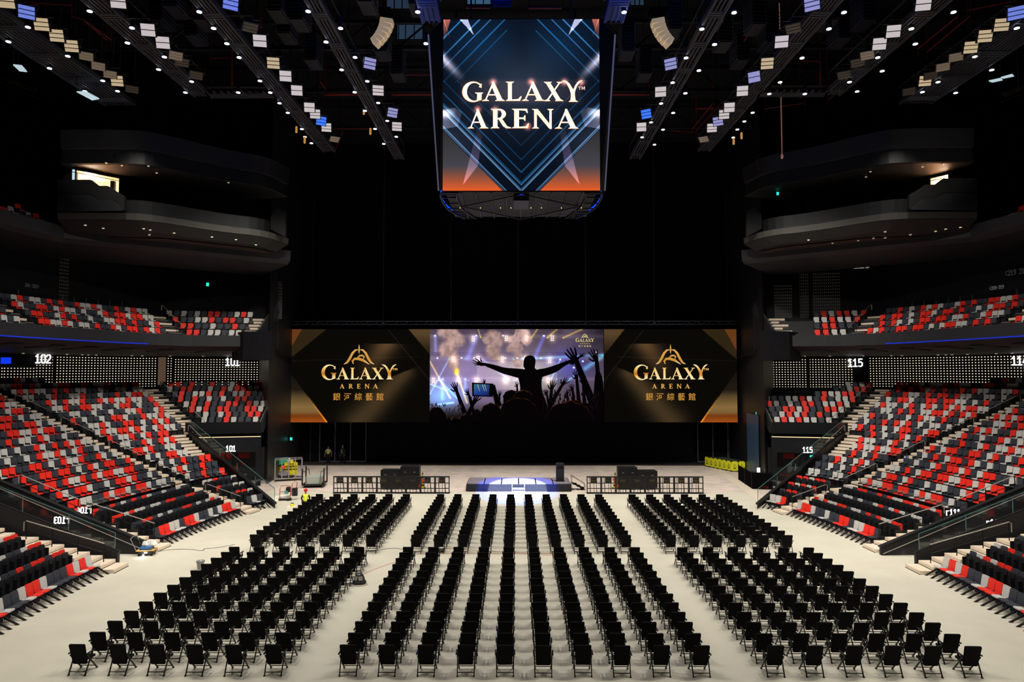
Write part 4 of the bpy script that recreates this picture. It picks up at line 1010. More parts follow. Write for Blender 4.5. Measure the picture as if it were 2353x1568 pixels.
for nm, x0, x1, mir, lx in (('left', 665.5, 988, False, 665), ('right', 1388, 1695, True, 1381.5)):
    t = led_screen(nm, x0, x1, f'hanging LED screen with gold mark and name on brown shapes, {nm} of the three')
    unloc(picture('screen_picture', x0, x1, 757, 971, 260, 170, YS, side_pic(mir, x0, x1), t), t)
    for gn, A in logo(lambda: ART(x0, x1, 757, 971, YS), lx, 750.5, 1., gold): unloc(A.build(gn, t), t)
# concert picture
def concert(gx, gy):
    x = (gx-985)/410*2353; y = (gy-750)/225*1291
    c = np.zeros(gx.shape+(3,)); n = fbm(x/400, y/400, 3)
    addl(c, np.ones(gx.shape), (84, 70, 82))
    addl(c, np.exp(-((x-500)/650)**2-((y-650)/420)**2), (70, 62, 100)); addl(c, np.exp(-((x-1300)/420)**2-((y-650)/260)**2), (80, 84, 74))
    addl(c, np.exp(-((x-1850)/300)**2-((y-520)/220)**2), (-10, 0, 70)); addl(c, np.exp(-((x-180)/260)**2-((y-930)/160)**2), (40, 100, 160))
    addl(c, np.clip((x-1900)/450, 0, 1)*np.clip(1-y/500, 0, 1), (-60, -50, -50)); addl(c, -np.clip((y-1000)/250, 0, 1), (90, 80, 110))
    m = (x > 640) & (x < 1700) & (y > 470) & (y < 840); addl(c, m*1., (26, 24, 14))
    for x0, y0, x1, y1, w, col in ((85, 130, 95, 330, 22, (60, 80, 140)), (625, 150, 520, 420, 34, (40, 60, 130)), (1525, 140, 1400, 420, 26, (40, 50, 150)), (185, 705, 185, 960, 26, (60, 90, 170)), (487, 705, 487, 900, 22, (60, 90, 170)),
                                   (655, 40, 690, 150, 9, (150, 120, 10)), (1165, 40, 1130, 150, 9, (150, 120, 10)), (1440, 40, 1362, 150, 11, (160, 130, 10)), (1700, 40, 1570, 150, 11, (160, 130, 10)), (2030, 40, 1780, 155, 11, (160, 130, 10)),
                                   (20, 470, 290, 950, 12, (190, 140, 50)), (370, 600, 510, 1010, 14, (200, 170, 20)), (270, 440, 20, 900, 9, (60, 120, 150)), (140, 710, 410, 980, 10, (60, 150, 180)), (20, 765, 250, 850, 9, (70, 150, 170)),
                                   (712, 440, 1060, 700, 14, (60, 80, 120)), (1125, 438, 2310, 380, 16, (40, 110, 120)), (2070, 560, 2310, 390, 30, (50, 140, 160)), (1740, 445, 1620, 700, 10, (60, 130, 150)), (1810, 740, 1950, 640, 12, (70, 150, 170)),
                                   (330, 1010, 140, 1035, 12, (120, 200, 255))):
        d, t = seg_d(x, y, x0, y0, x1, y1); addl(c, .62*np.exp(-(d/w)**2), col)
    for y0 in (60, 90, 350, 375, 705): addl(c, np.exp(-((y-y0)/5)**2)*(x < 1780), (-22, -22, -14))
    for y0 in (430, 700, 135): addl(c, np.exp(-((y-y0)/26)**2)*.5, (40, 36, 40))
    S = np.zeros(gx.shape)
    for sx, sy, rx, ry in ((240, 90, 150, 80), (330, 170, 140, 90), (260, 300, 130, 110), (330, 450, 100, 110), (360, 560, 60, 60), (850, 120, 110, 70), (780, 200, 60, 50), (880, 210, 90, 80), (850, 330, 110, 90), (900, 420, 90, 45),
                           (1250, 90, 100, 70), (1130, 180, 110, 70), (1290, 180, 80, 60), (1130, 290, 110, 80), (1180, 380, 60, 60), (1180, 480, 60, 70)):
        S = np.maximum(S, 1-np.hypot((x-sx+60*(fbm(x/130, y/130, 31)-.5))/(rx*1.15), (y-sy+70*(fbm(x/120, y/120, 37)-.5))/(ry*1.3))**2)
    sm = np.clip((S+(fbm(x/75, y/75, 8)-.5)*.9)*1.5, 0, 1)*(S > .0); sh = .75+.5*(fbm(x/60, y/60, 12)-.35)
    for i, v in enumerate((218, 178, 172)): c[..., i] = c[..., i]*(1-sm)+v*sh*sm
    addl(c, np.exp(-((x-372)/26)**2-((y-605)/40)**2), (255, 180, -60))
    for lx, ly in LAMPS: addl(c, np.exp(-((x-lx)/48)**2-((y-ly)/58)**2), (105, 85, 70))
    addl(c, (n-.5), (40, 35, 45)); return c
LAMPS = [(590, 165), (1027, 160), (1295, 160), (1636, 158), (328, 440), (655, 430), (975, 440), (1602, 450), (67, 718), (390, 715), (630, 715), (1020, 718), (1578, 715), (1285, 430)]
t = led_screen('centre', 988, 1388, 'middle hanging LED screen showing a concert crowd and a dark figure with spread arms')
unloc(picture('screen_picture', 988, 1388, 757, 971, 400, 214, YS, concert, t), t)
A = ART(988, 1388, 757, 971, YS); gx = lambda x: 985+x*410/2353; gy = lambda y: 750+y*225/1291
LT = ART(988, 1388, 757, 971, YS)
for lx, ly in LAMPS:
    for a in (-1, 0, 1):
        for b in (-1, 1): LT.disc(gx(lx+b*12), gy(ly+a*28), 1.7, 2.0, (255, 250, 240), .012, 8)
for lx, ly in ((85, 127), (630, 125), (985, 125), (1525, 128), (118, 422), (438, 420), (605, 422), (1015, 422), (1175, 422), (1485, 422), (187, 703), (487, 703), (668, 703), (985, 703), (1160, 703), (2222, 345), (2038, 465), (1918, 548), (1740, 440), (140, 712), (1125, 712)):
    LT.disc(gx(lx), gy(ly), 2.6, 2.2, (235, 240, 255), .012, 10)
for lx, ly in ((690, 147), (1362, 150), (1570, 152), (1780, 155), (272, 438), (488, 432), (930, 432), (1125, 438), (532, 716), (1510, 712), (1692, 700)):
    LT.disc(gx(lx), gy(ly), 1.6, 1.5, (230, 225, 60) if ly < 200 else (150, 230, 255), .012, 8)
unloc(LT.build('stage_lamps', t), t)
K = (5, 3, 4)
def rnd(p):
    for _ in range(2): p = [q for a, b in zip(p, p[1:]+p[:1]) for q in ((a[0]*.75+b[0]*.25, a[1]*.75+b[1]*.25), (a[0]*.25+b[0]*.75, a[1]*.25+b[1]*.75))]
    return p
def sh(pts, col=K, dz=.016, r=1):
    pts = rnd(pts) if r else pts; A.poly([(gx(x), gy(y)) for x, y in pts], col, dz)
def ln(pts, w, col=K, dz=.016): A.stroke([(gx(x), gy(y)) for x, y in pts], [v*410/2353 for v in (w if isinstance(w, list) else [w]*len(pts))], col, dz)
# figure with spread arms
sh([(1180, 660), (1200, 740), (1215, 840), (1200, 1291), (1600, 1291), (1560, 1000), (1500, 880), (1490, 720), (1515, 650), (1480, 590), (1420, 572), (1400, 550), (1412, 500), (1416, 440), (1395, 400), (1345, 383), (1290, 395), (1262, 430), (1253, 500), (1256, 540), (1275, 560), (1268, 575), (1180, 600)])
sh([(1290, 572), (1180, 560), (1000, 550), (900, 518), (760, 486), (730, 485), (735, 525), (850, 570), (960, 622), (1080, 655), (1200, 690), (1300, 680)])
sh([(1400, 575), (1560, 556), (1740, 490), (1880, 440), (1990, 400), (1995, 440), (1900, 475), (1790, 530), (1700, 605), (1560, 655), (1480, 680)])
ln([(745, 510), (690, 500), (650, 490)], [34, 52, 40])
for p in ([(680, 480), (640, 440), (610, 425)], [(670, 490), (620, 465), (582, 452)], [(668, 500), (620, 490), (585, 485)], [(680, 512), (640, 512), (605, 512)], [(700, 470), (692, 440), (688, 415)]): ln(p, [20, 13, 8])
# hands and arms in the crowd: wrist, direction, size
def hand(x, y, ang, k, elbow=None, col=K):
    ca, sa = cos(radians(ang)), -sin(radians(ang))
    R = lambda u, v: (x+(u*ca+v*sa)*k, y+(u*sa-v*ca)*k)
    sh([R(-20, -22), R(45, -30), R(60, 0), R(45, 30), R(-20, 22)], col)
    for a, l in ((-28, 62), (-10, 80), (6, 84), (22, 70)):
        v0 = a*1.1; ln([R(38, v0*.8), R(38+l*.55, v0*1.3), R(38+l, v0*1.6)], [17*k, 14*k, 9*k], col)
    ln([R(-5, 26), R(25, 52), R(48, 66)], [20*k, 15*k, 9*k], col)
    if elbow: ln([R(-10, 0), elbow], [40*k, 66*k], col)
for a in ((370, 850, 112, 1.0, (480, 1150)), (530, 900, 118, .7, (600, 1150)), (1625, 830, 78, .95, (1600, 1150)), (1770, 770, 50, .9, (1600, 1060)), (1950, 470, 122, 1.7, (2200, 1100)), (2215, 450, 112, 1.3, (2290, 1100)),
          (1955, 690, 100, .9, (1990, 1080)), (1170, 800, 95, .55, (1180, 1000)), (940, 920, 85, .55, (930, 1060)), (1560, 900, 120, .6, (1600, 1100)), (1900, 850, 105, .75, (1930, 1100)), (2040, 740, 95, .8, (2060, 1100)),
          (1060, 900, 90, .5, (1060, 1050)), (600, 1010, 60, 1.1, (480, 1270)), (1830, 900, 80, .6, (1850, 1100)), (740, 750, 95, .45, None), (2010, 400, 30, .6, (1900, 470))): hand(*a)
ln([(850, 780), (880, 900), (930, 1060)], [60, 60, 90])
sh([(575, 745), (860, 760), (850, 935), (580, 925)], r=0)
A.poly([(gx(x), gy(y)) for x, y in ((600, 765), (805, 772), (800, 920), (600, 908))], [(60, 110, 130), (40, 70, 110), (20, 20, 90), (30, 60, 150)], .018)
for x in (650, 715, 742): ln([(x, 770), (x+25, 860)], [8, 4], (170, 190, 180), .019)
# heads with warm rims
def blob(cx, cy, rx, ry, rim=(110, 48, 16)):
    P = []; Q = []
    for k in range(41):
        a = pi*k/40; j = 1+.012*sin(k*2.1)+.03*sin(k*.7+cx); P.append((gx(cx-rx*cos(a)*j), gy(cy-ry*sin(a)*j)))
        Q.append(tuple(v*(.12+.5*abs(sin(k*.45+cx))*abs(sin(pi*k/40))) for v in rim))
    A.poly(P+[(gx(cx+rx), gy(1291)), (gx(cx-rx), gy(1291))], K, .017); A.stroke(P, 1.6, Q, .018)
blob(830, 1170, 140, 150); blob(1190, 1130, 240, 180); blob(1250, 960, 130, 110, (150, 70, 25)); blob(1100, 940, 110, 90, (60, 25, 10)); blob(1860, 1250, 310, 250, (120, 50, 20)); blob(1920, 1090, 140, 110, (100, 40, 15)); blob(110, 1250, 130, 180, (90, 50, 30)); blob(640, 1200, 60, 100, (30, 20, 30))
sh([(1500, 1080), (2330, 980), (2330, 1291), (1500, 1291)]); sh([(400, 1140), (2330, 1200), (2330, 1291), (380, 1291)]); sh([(18, 1160), (400, 1290), (18, 1291)]); sh([(2200, 560), (2310, 640), (2330, 1291), (2120, 1291), (2180, 900)])
rr = random.Random(4)
for k in range(110):
    x, y = rr.uniform(20, 440), rr.uniform(1040, 1250); ln([(x, y), (x+rr.uniform(-14, 14), y-rr.uniform(15, 42))], [14, 5], tuple(v*f_ for f_ in (rr.uniform(.3, 1),) for v in (62, 44, 46)), .0165)
for k in range(60):
    x, y = rr.uniform(1520, 2250), rr.uniform(900, 1120); ln([(x, y), (x+rr.uniform(-14, 14), y-rr.uniform(30, 80))], [26, 8], (14, 8, 10), .0165)
for a, b in ((2120, 2180), (2175, 2240)): ln([(a, 40), (b, 420)], 5, (60, 60, 90), .014)
unloc(A.build('crowd_silhouette', t), t)
for gn, A in logo(lambda: ART(988, 1388, 757, 971, YS), 1345-1118*330/2300*.25, 766-290*330/2300*.25, .25, lambda t_: (235, 215, 130), .03, tm=False): unloc(A.build(gn, t), t)
# truss and cables over the screens
a, b = at(667, 746, YS+.2), at(1692, 746, YS+.2)
t = thing('screen_truss', ((a.x+b.x)/2, YS+.2, a.z), 'long thin silver truss above the three hanging screens', 'truss'); L = t.location
mb = MB(); x0, x1 = a.x-L.x, b.x-L.x
for z in (0, .32): mb.cyl((x0, 0, z), (x1, 0, z), .045, 6)
mb.build('chords', mat('truss_steel', (78, 80, 96), .4, .6), t)
mb = MB(); n = 90
for k in range(n):
    u, v = x0+(x1-x0)*k/n, x0+(x1-x0)*(k+1)/n; mb.cyl((u, 0, 0 if k % 2 else .32), (v, 0, .32 if k % 2 else 0), .018, 5)
mb.build('lacing', mat('truss_steel', (90, 92, 110)), t)
for j, px in enumerate((880, 1036, 1190, 1346, 1504)):
    p = at(px, 745, YS+.2); o = MB().cyl((0, 0, 0), (0, 0, 33.6-p.z), .035, 6).lathe([(.03, -.1), (.13, 0), (.13, .3), (.03, .4)], 8).build('hoist_cable', mat('cable_grey', (50, 52, 64), .5), loc=(p.x, YS+.2, p.z))
    tag(o, f'thin grey hoist cable holding the screens, {nth(j+1)} from the left', 'cable', 'hoist cables of the hanging screens')

# ------------------------------------------------------------------ the hanging centre cube
YJ = 30.5
bl, br, tl, tr = at(1007, 440, YJ), at(1391, 440, YJ), at(985, 58, YJ+.7), at(1413, 58, YJ+.7)
s0, s1 = at(1019, 45, YJ-.06), at(1379, 438, YJ-.06)
zb, zt = bl.z, s0.z+.05; cx = (s0.x+s1.x)/2
t = thing('scoreboard', (cx, YJ+2.6, zb), 'large black hanging centre cube with tall lit screen reading the arena name', 'scoreboard'); L = Vector(t.location)
top = [(s0.x-.02, YJ), (s1.x+.02, YJ), (tr.x, YJ+.9), (tr.x, YJ+4.3), (s1.x-.2, YJ+5.2), (s0.x+.2, YJ+5.2), (tl.x, YJ+4.3), (tl.x, YJ+.9)]
bot = [(s0.x-.02, YJ), (s1.x+.02, YJ), (br.x, YJ+.5), (br.x-.05, YJ+3.9), (at(1332, 500, YJ+5.2).x, YJ+5.2), (at(1068, 500, YJ+5.2).x, YJ+5.2), (bl.x+.05, YJ+3.9), (bl.x, YJ+.5)]
mb = MB(); vs = [Vector((x, y, zb))-L for x, y in bot]+[Vector((x, y, zt-(.25 if i > 1 else 0)))-L for i, (x, y) in enumerate(top)]
mb.add(vs, [(i, (i+1) % 8, (i+1) % 8+8, i+8) for i in range(8)]+[tuple(range(8, 16))]); mb.build('housing', mat('cube_black', (11, 10, 10), .5, spec=.2), t)
def jum(gx_, gy_):
    x = (gx_-960)*1447/480; y = gy_*1568/520; X = np.abs(x-720); c = np.zeros(x.shape+(3,))
    addl(c, np.ones(x.shape), (9, 17, 30)); addl(c, np.exp(-(X/330)**2-((y-620)/260)**2), (34, 36, 40)); addl(c, np.exp(-((X-280)/220)**2-((y-300)/200)**2), (4, 18, 30))
    addl(c, np.clip((X-(1050-y)*.0-200)/500, 0, 1)*np.exp(-((y-1000)/160)**2), (50, 50, 58))
    m = X > (1320-y)*1.0+130
    g = np.interp(y, [900, 1120, 1200, 1325], [0, .25, .65, 1.15])
    for i, (a, b) in enumerate(((60, 235), (58, 95), (66, 40))):
        c[..., i] = np.where(m & (y > 880), np.interp(y, [880, 1150, 1325], [45, a+10, b]), c[..., i])
    def wedge(P, col, fade):
        addl(c, inside(X, y, P)*np.clip(fade, 0, 1), col)
    wedge([(540, 128), (498, 260), (545, 128)], (120, 60, 40), np.ones(x.shape)); wedge([(545, 125), (490, 125), (540, 300)], (190, 90, 60), 1-(y-125)/170)
    wedge([(435, 128), (375, 128), (330, 245)], (180, 170, 190), np.ones(x.shape))
    d, tt = seg_d(X, y, 560, 390, 400, 560); addl(c, np.exp(-(d/26)**2)*(1-tt)*1.1, (230, 210, 225))
    d, tt = seg_d(X, y, 560, 790, 450, 790); addl(c, np.exp(-(d/30)**2)*(1-tt), (255, 245, 255)); wedge([(560, 770), (460, 750), (410, 780), (440, 880), (560, 900)], (70, 66, 76), 1.2-(560-X)/200)
    wedge([(305, 900), (402, 1280), (300, 1150), (270, 930)], (80, 60, 78), (y-850)/400)
    for k, off, wd, col in ((0, 1325, 5, (150, 205, 245)), (1, 1312, 3, (90, 150, 200)), (2, 1280, 5, (70, 150, 205)), (3, 1265, 3, (40, 100, 150)), (4, 1195, 5, (30, 95, 145)), (5, 1108, 4, (10, 60, 105)), (6, 1010, 4, (20, 40, 60)), (7, 1405, 4, (130, 185, 230)), (8, 1420, 3, (90, 130, 170))):
        d = np.abs(y-(off-X*1.01))/1.42
        if k in (7, 8, 0, 1): d = np.abs(y-((off+ (0 if k < 2 else 20))-X*1.01+ (0)))/1.42
        addl(c, .8*np.exp(-(d/(wd*.7))**2)*np.clip(1.25-np.abs(y-1000)/900, .2, 1)*(y > 560), col)
    for off, wd, col in ((-255, 4, (40, 130, 190)), (-130, 4, (60, 130, 190)), (-50, 3, (60, 110, 170)), (50, 4, (20, 90, 140)), (140, 3, (20, 60, 90))):
        d = np.abs(y-(X*1.02+off*1.0-30))/1.42; addl(c, np.exp(-(d/wd)**2)*(y < 580)*np.clip(1.2-(y-130)/500, 0, 1)*(X > 100), col)
    for ax, bx, ay, by in ((300, 1170, 700, 700),): pass
    for gxx, gyy in ((525, 572), (790, 572), (1020, 572), (1137, 576), (418, 762), (765, 880), (540, 765)):
        addl(c, np.exp(-((x-gxx)/22)**2-((y-gyy)/22)**2), (235, 120, 100))
    d = np.maximum(np.abs(y-640)-62, 0); e = np.maximum(np.abs(X)-400, 0); addl(c, np.exp(-(np.hypot(d, e)/22)**2), (20, 12, 10))
    return c
unloc(picture('front_screen', 1019, 1379, 45, 438, 360, 390, YJ-.06, jum, t), t)
A = ART(1019, 1379, 45, 438, YJ-.06)
wcol = lambda x, y: (310, 296-22*abs(sin(x*.37+y*.11)), 290-70*abs(sin(x*.37+y*.11)))
zx = lambda v: 1040+v/7.353
zy = lambda v: 170+v/7.353
for (ch, a, b, yt, yb_) in (('G', 165, 530, 145, 480), ('A', 500, 890, 145, 470), ('L', 895, 1180, 140, 470), ('A', 1170, 1560, 145, 470), ('X', 1545, 1880, 145, 475), ('Y', 1850, 2215, 130, 488),
                    ('A', 255, 612, 605, 932), ('R', 640, 990, 598, 930), ('E', 1005, 1300, 598, 930), ('N', 1345, 1722, 603, 935), ('A', 1727, 2130, 608, 938)):
    glyph(A, ch, zx(a), zx(b), zy(yb_), zy(yt), (255, 150, 70), .015)
    glyph(A, ch, zx(a+6), zx(b-6), zy(yb_-4), zy(yt+4), wcol, .025)
for ch, a, b in (('T', 2130, 2180), ('M', 2188, 2245)): glyph(A, ch, zx(a), zx(b), zy(285), zy(228), (255, 210, 190), .03)
unloc(A.build('arena_name', t), t)
# lit side screens seen edge-on, blue lower ring, underside truss
for s, B, T_ in ((-1, bl, tl), (1, br, tr)):
    me = MB().bar(Vector((T_.x, YJ+1.0, T_.z-.3))-L+Vector((s*.03, 0, 0)), Vector((B.x, YJ+.6, B.z+.2))-L+Vector((s*.03, 0, 0)), .04, .12).build('side_screen_edge', mat('side_screen_glow', (120, 130, 150), .4, emit=(130, 130, 150), es=.25), t)
ringpts = [(s0.x-.05, YJ+.05), (bl.x, YJ+.5), (bl.x+.05, YJ+3.0), (bl.x+.5, YJ+4.4), (at(1068, 500, YJ+5.2).x, YJ+5.2)]
ringpts = soften(ringpts, 2); mir = [(2*cx-x, y) for x, y in ringpts]
for R in (ringpts, mir):
    MB().loft([[Vector((x, y, zb-.02))-L, Vector((x, y, zb+.10))-L] for x, y in R]).build('blue_ring', mat('blue_ring', (10, 40, 160), .5, emit=(20, 80, 255), es=1.0), t)
    mb = MB(); mb.tube([Vector((x, y, zb-.06))-L for x, y in R], .05, 6); mb.tube([Vector((cx+(x-cx)*.8, y, zb-.06))-L for x, y in R], .04, 6)
    for (x, y) in R[::2]: mb.bar(Vector((x, y, zb-.05))-L, Vector((cx+(x-cx)*.8, y, zb-.05))-L, .05)
    mb.build('ring_truss', mat('ring_truss', (28, 36, 60), .4, .5), t)
mb = MB()
q = [(cx, YJ+.1), (s0.x+.7, YJ+2.4), (cx, YJ+5.1), (s1.x-.7, YJ+2.4)]
for i in range(4): mb.bar(Vector((*q[i], zb-.12))-L, Vector((*q[(i+1) % 4], zb-.12))-L, .05)
for i in range(9): x = s0.x+.8+(s1.x-s0.x-1.6)*i/8; mb.bar(Vector((x, YJ+.1, zb-.05))-L, Vector((x, YJ+5.1, zb-.05))-L, .04)
mb.build('underside_frame', mat('underframe', (30, 32, 48), .4, .4), t)
mb = MB(); mb.box(cx-.35-L.x, cx+.35-L.x, YJ+.5-L.y, YJ+2.2-L.y, -.3, -.02); mb.build('underside_box', mat('under_box', (34, 34, 38), .5), t)
mb = MB(); mb.box(s0.x+.1-L.x, s1.x-.1-L.x, YJ+.1-L.y, YJ+5.1-L.y, .0, .02); mb.build('underside', mat('underside_black', (7, 7, 9), .7), t)
mb = MB()
for px in (1057, 1104, 1150, 1174, 1220, 1244, 1290, 1336):
    p = at_z(px, 478, zb-.16); mb.lathe([(.02, -.02), (.02, .02)], 6, c=tuple(p-L))
mb.build('pilot_lamps', mat('pilot', (255, 240, 180), .5, emit=(255, 220, 120), es=1.5), t)
for s in (-1, 1):
    o = MB().cyl((0, 0, 0), (0, 0, 33.6-zt), .05, 6).box(-.25, .25, -.2, .2, .3, 1.1).build('chain_hoist', M_black, loc=(cx+s*2.4, YJ+1.6, zt-.55)); tag(o, f"black chain hoist above the {'left' if s < 0 else 'right'} half of the centre cube", 'hoist')
# ------------------------------------------------------------------ roof: catwalks, beams, pipes, lamps
ZC = 27.0
def catwalk(x0, x1, y0, y1, label, m, ns, step=3.1):
    t = thing('catwalk', ((x0+x1)/2, y0, ZC), label, 'catwalk'); w_ = x1-x0
    mb = MB()
    for k in range(ns): x = -w_/2+.08+(w_-.16)*k/max(1, ns-1); mb.box(x-.045, x+.045, 0, y1-y0, 0, .08)
    mb.build('slats', m, t)
    y = .4
    while y < y1-y0:
        mb = MB().box(-w_/2, w_/2, y-.06, y+.6, -.02, 0)
        for d in (0, .22, .44): mb.box(-w_/2, w_/2, y+d, y+d+.1, -.05, .0)
        mb.build('crossbar', m, t)
        y += step
    mb = MB()
    for s in (-1, 1):
        mb.box(s*w_/2-.05, s*w_/2+.05, 0, y1-y0, -.06, .22); mb.box(s*w_/2-.03, s*w_/2+.03, 0, y1-y0, 1.1, 1.16)
        for k in range(int((y1-y0)/3)+1): mb.box(s*w_/2-.025, s*w_/2+.025, k*3, k*3+.05, .2, 1.12)
    mb.build('side_rails', m, t)
    bl_ = m is M_slatb; MB().box(-w_/2, w_/2, 0, y1-y0, .09 if bl_ else .3, .12 if bl_ else .33).build('deck', m if bl_ else M_black, t)
    for k in range(int((y1-y0)/6)+1): MB().cyl((0, min(k*6+.5, y1-y0), .3), (0, min(k*6+.5, y1-y0), 33.6-ZC), .03, 5).build('hanger', M_black, t)
    return t
CW = [('outer left', -27.2, -25.2, 18, 44.4, 9), ('second left', -20.6, -19.6, 20, 43, 5), ('third left', -15.4, -14.5, 20, 54, 5), ('fourth left', -10, -9.3, 20, 56, 4),
      ('fourth right', 9.5, 10.3, 20, 56, 4), ('third right', 14.6, 15.5, 20, 54, 5), ('second right', 19.7, 20.7, 20, 43, 5), ('outer right', 25.3, 27.3, 18, 44.4, 9)]
for nm, x0, x1, y0, y1, n in CW: catwalk(x0, x1, y0, y1, f'{nm} dark slatted catwalk running towards the stage under the roof', M_slat, n)
for nm, x0, x1, y1 in (('left', -4.7, -3.8, 33.8), ('centre', -1.15, -.2, 31.8), ('right', 4.5, 5.4, 33.8)):
    catwalk(x0, x1, 22, y1, f'short blue-lit catwalk above the centre cube, {nm} of three', M_slatb, 4)
for s, a, b in ((-1, -19.6, -15.4), (1, 15.5, 19.7)):
    t = catwalk(a, b, 42.2, 43.2, f'short dark cross catwalk linking two catwalks on the {SD[s]}', M_slat, 10, 2)
for j, y in enumerate((24, 31, 38, 45, 52, 60)):
    t = thing('roof_beam', (0, y, 31), f"dark steel roof truss across the hall, {nth(j+1)} from the camera", 'truss', 'roof trusses'); mb = MB()
    for z in (0, 1.8): mb.box(-45.9, 45.9, -.15, .15, z, z+.25)
    for k in range(46): mb.bar((-46+2*k, 0, 0.1 if k % 2 else 1.8), (-44+2*k, 0, 1.8 if k % 2 else .1), .1)
    mb.build('lattice', mat('steel_dark', (26, 27, 32), .5), t)
    mb = MB()
    for k in range(12): mb.cyl((-44+8*k, 0, 1.9), (-44+8*k, 0, 2.6), .08, 6)
    mb.build('hangers', M_black, t)
# ducts and finned dampers between the catwalks
rr = random.Random(21); k = 0
for (px, py) in ((372, 60), (405, 30), (450, 95), (470, 60), (640, 40), (660, 90), (690, 60), (720, 150), (640, 190), (845, 20), (880, 130), (915, 180), (1440, 130), (1480, 180), (1545, 80), (1640, 60), (1660, 110), (1700, 150), (1735, 70), (1765, 110), (1900, 60), (1930, 100), (1985, 60), (960, 25), (1425, 25)):
    k += 1; p = at_z(px, py, 28.2); t = thing('baffle_box', p, f"dark finned hanging acoustic box, {nth(k)} of the scattered ones counted from the left", 'baffle', 'finned acoustic boxes in the roof'); 
    MB().box(-.35, .35, -.7, .7, 0, 1.8).build('body', M_duct, t); mb = MB()
    for q in range(9): mb.box(-.42, .42, -.74, .74, .08+q*.2, .12+q*.2)
    mb.build('fins', mat('fin_grey', (50, 54, 70), .45, .3), t); MB().cyl((0, 0, 1.8), (0, 0, 33.6-28.2), .03, 5).build('hanger', M_black, t)
# sprinkler pipes: a horizontal run with drops
pipes = [[(1214, 17), (1292, 17)], [(1070, 16), (1128, 16)], [(745, 217), (822, 217)], [(900, 217), (992, 217)], [(1405, 217), (1492, 217)], [(1600, 249), (1640, 249)], [(165, 38), (190, 44), (256, 92)], [(190, 44), (245, 92)], [(60, 5), (165, 12)], [(400, 26), (460, 26)],
         [(1840, 140), (1885, 141), (1885, 200)], [(485, 134), (533, 134), (533, 200)], [(1758, 250), (1850, 237), (1838, 222)], [(1902, 232), (1960, 180), (1990, 158)], [(2110, 112), (2200, 38)], [(2130, 120), (2230, 36)],
         [(770, 348), (788, 300)], [(735, 185), (748, 206)], [(1710, 95), (1738, 50)], [(1735, 85), (1750, 45)], [(915, 172), (990, 172)], [(600, 103), (600, 40)], [(1540, 300), (1600, 305)], [(2222, 24), (2340, 0)], [(1590, 298), (1640, 235)], [(1600, 300), (1655, 240)], [(700, 296), (850, 296)]]
for j, pl in enumerate(pipes):
    P = [at_z(px, py, 28.6) for px, py in pl]; L = P[0]
    t = thing('sprinkler_pipe', L, f"thin red sprinkler pipe under the roof, {nth(j+1)} of the scattered runs", 'pipe', 'red sprinkler pipes'); r = .09 if j < 6 else .04
    MB().tube([p-L for p in P], r, 6).build('run', M_pipe, t); 
    for p in P: MB().cyl(p-L-Vector((0, 0, .5)), p-L+Vector((0, 0, 5.0)), .02, 4).build('drop', M_pipe, t)
# downlights hanging at the catwalks
DLs = [(x/3.357, y/3.357) for x, y in ((65, 320), (215, 208), (382, 526), (523, 432), (655, 703), (793, 622), (907, 702), (692, 85), (983, 330), (1018, 214), (1223, 535), (1268, 438), (1430, 713), (1478, 628), (1537, 90), (1648, 217), (1750, 335), (1845, 442), (1838, 713), (2005, 623), (2085, 713), (2156, 795), (2220, 869), (2328, 995))]
DLs += [(600+x/4.612, y/4.612) for x, y in ((498, 118), (842, 298), (688, 443), (996, 606), (853, 738), (1125, 860), (991, 976), (1241, 1089), (1337, 1280), (434, 1367), (1208, 1365), (1432, 1448), (465, 1450), (533, 1517), (1300, 1524), (1100, 1173), (1660, 124), (1746, 460))]
DLs += [(1380+x/3.92, y/3.92) for x, y in ((212, 108), (1203, 112), (912, 260), (1027, 399), (770, 520), (886, 634), (649, 743), (764, 839), (546, 931), (654, 1016), (455, 1101), (563, 1167), (375, 1236), (486, 1302), (1815, 521), (1617, 740), (1520, 845), (1840, 845), (1370, 1014), (1295, 1093), (1232, 1166), (1195, 1238))]
DLs += [(1700+x/3.564, y/3.564) for x, y in ((853, 100), (730, 235), (1750, 98), (1405, 234), (1437, 359), (2268, 229), (1130, 470), (1925, 463), (1166, 581), (2063, 572), (898, 671), (1623, 671), (961, 748), (1495, 753), (1768, 760))]
def near_cw(x):
    c = [(abs(x-(a+b)/2), nm) for nm, a, b, *_ in CW]+[(abs(x+.7), 'centre blue'), (abs(x+4.2), 'left blue'), (abs(x-4.9), 'right blue')]
    return min(c)[1]
cnt2 = {}
Mc = MB().lathe([(.10, .0), (.13, .10), (.13, .55), (.05, .62)], 10).mesh('housing', M_lampcan); Ml = MB().lathe([(.125, -.03), (.12, .0)], 10).mesh('lamp_face', M_lamp)
for px, py in sorted(DLs, key=lambda q: q[1]):
    p = at_z(px, py, 26.85); nm = near_cw(p.x); cnt2[nm] = cnt2.get(nm, 0)+1
    t = thing('pendant_downlight', p, f'bright round house lamp, {nth(cnt2[nm])} down the photo along the {nm} catwalk', 'lamp', 'round house lamps along the catwalks')
    link('housing', Mc, t); link('lamp_face', Ml, t); MB().cyl((0, 0, .6), (0, 0, 33.6-26.85), .012, 4).build('suspension', M_black, t)
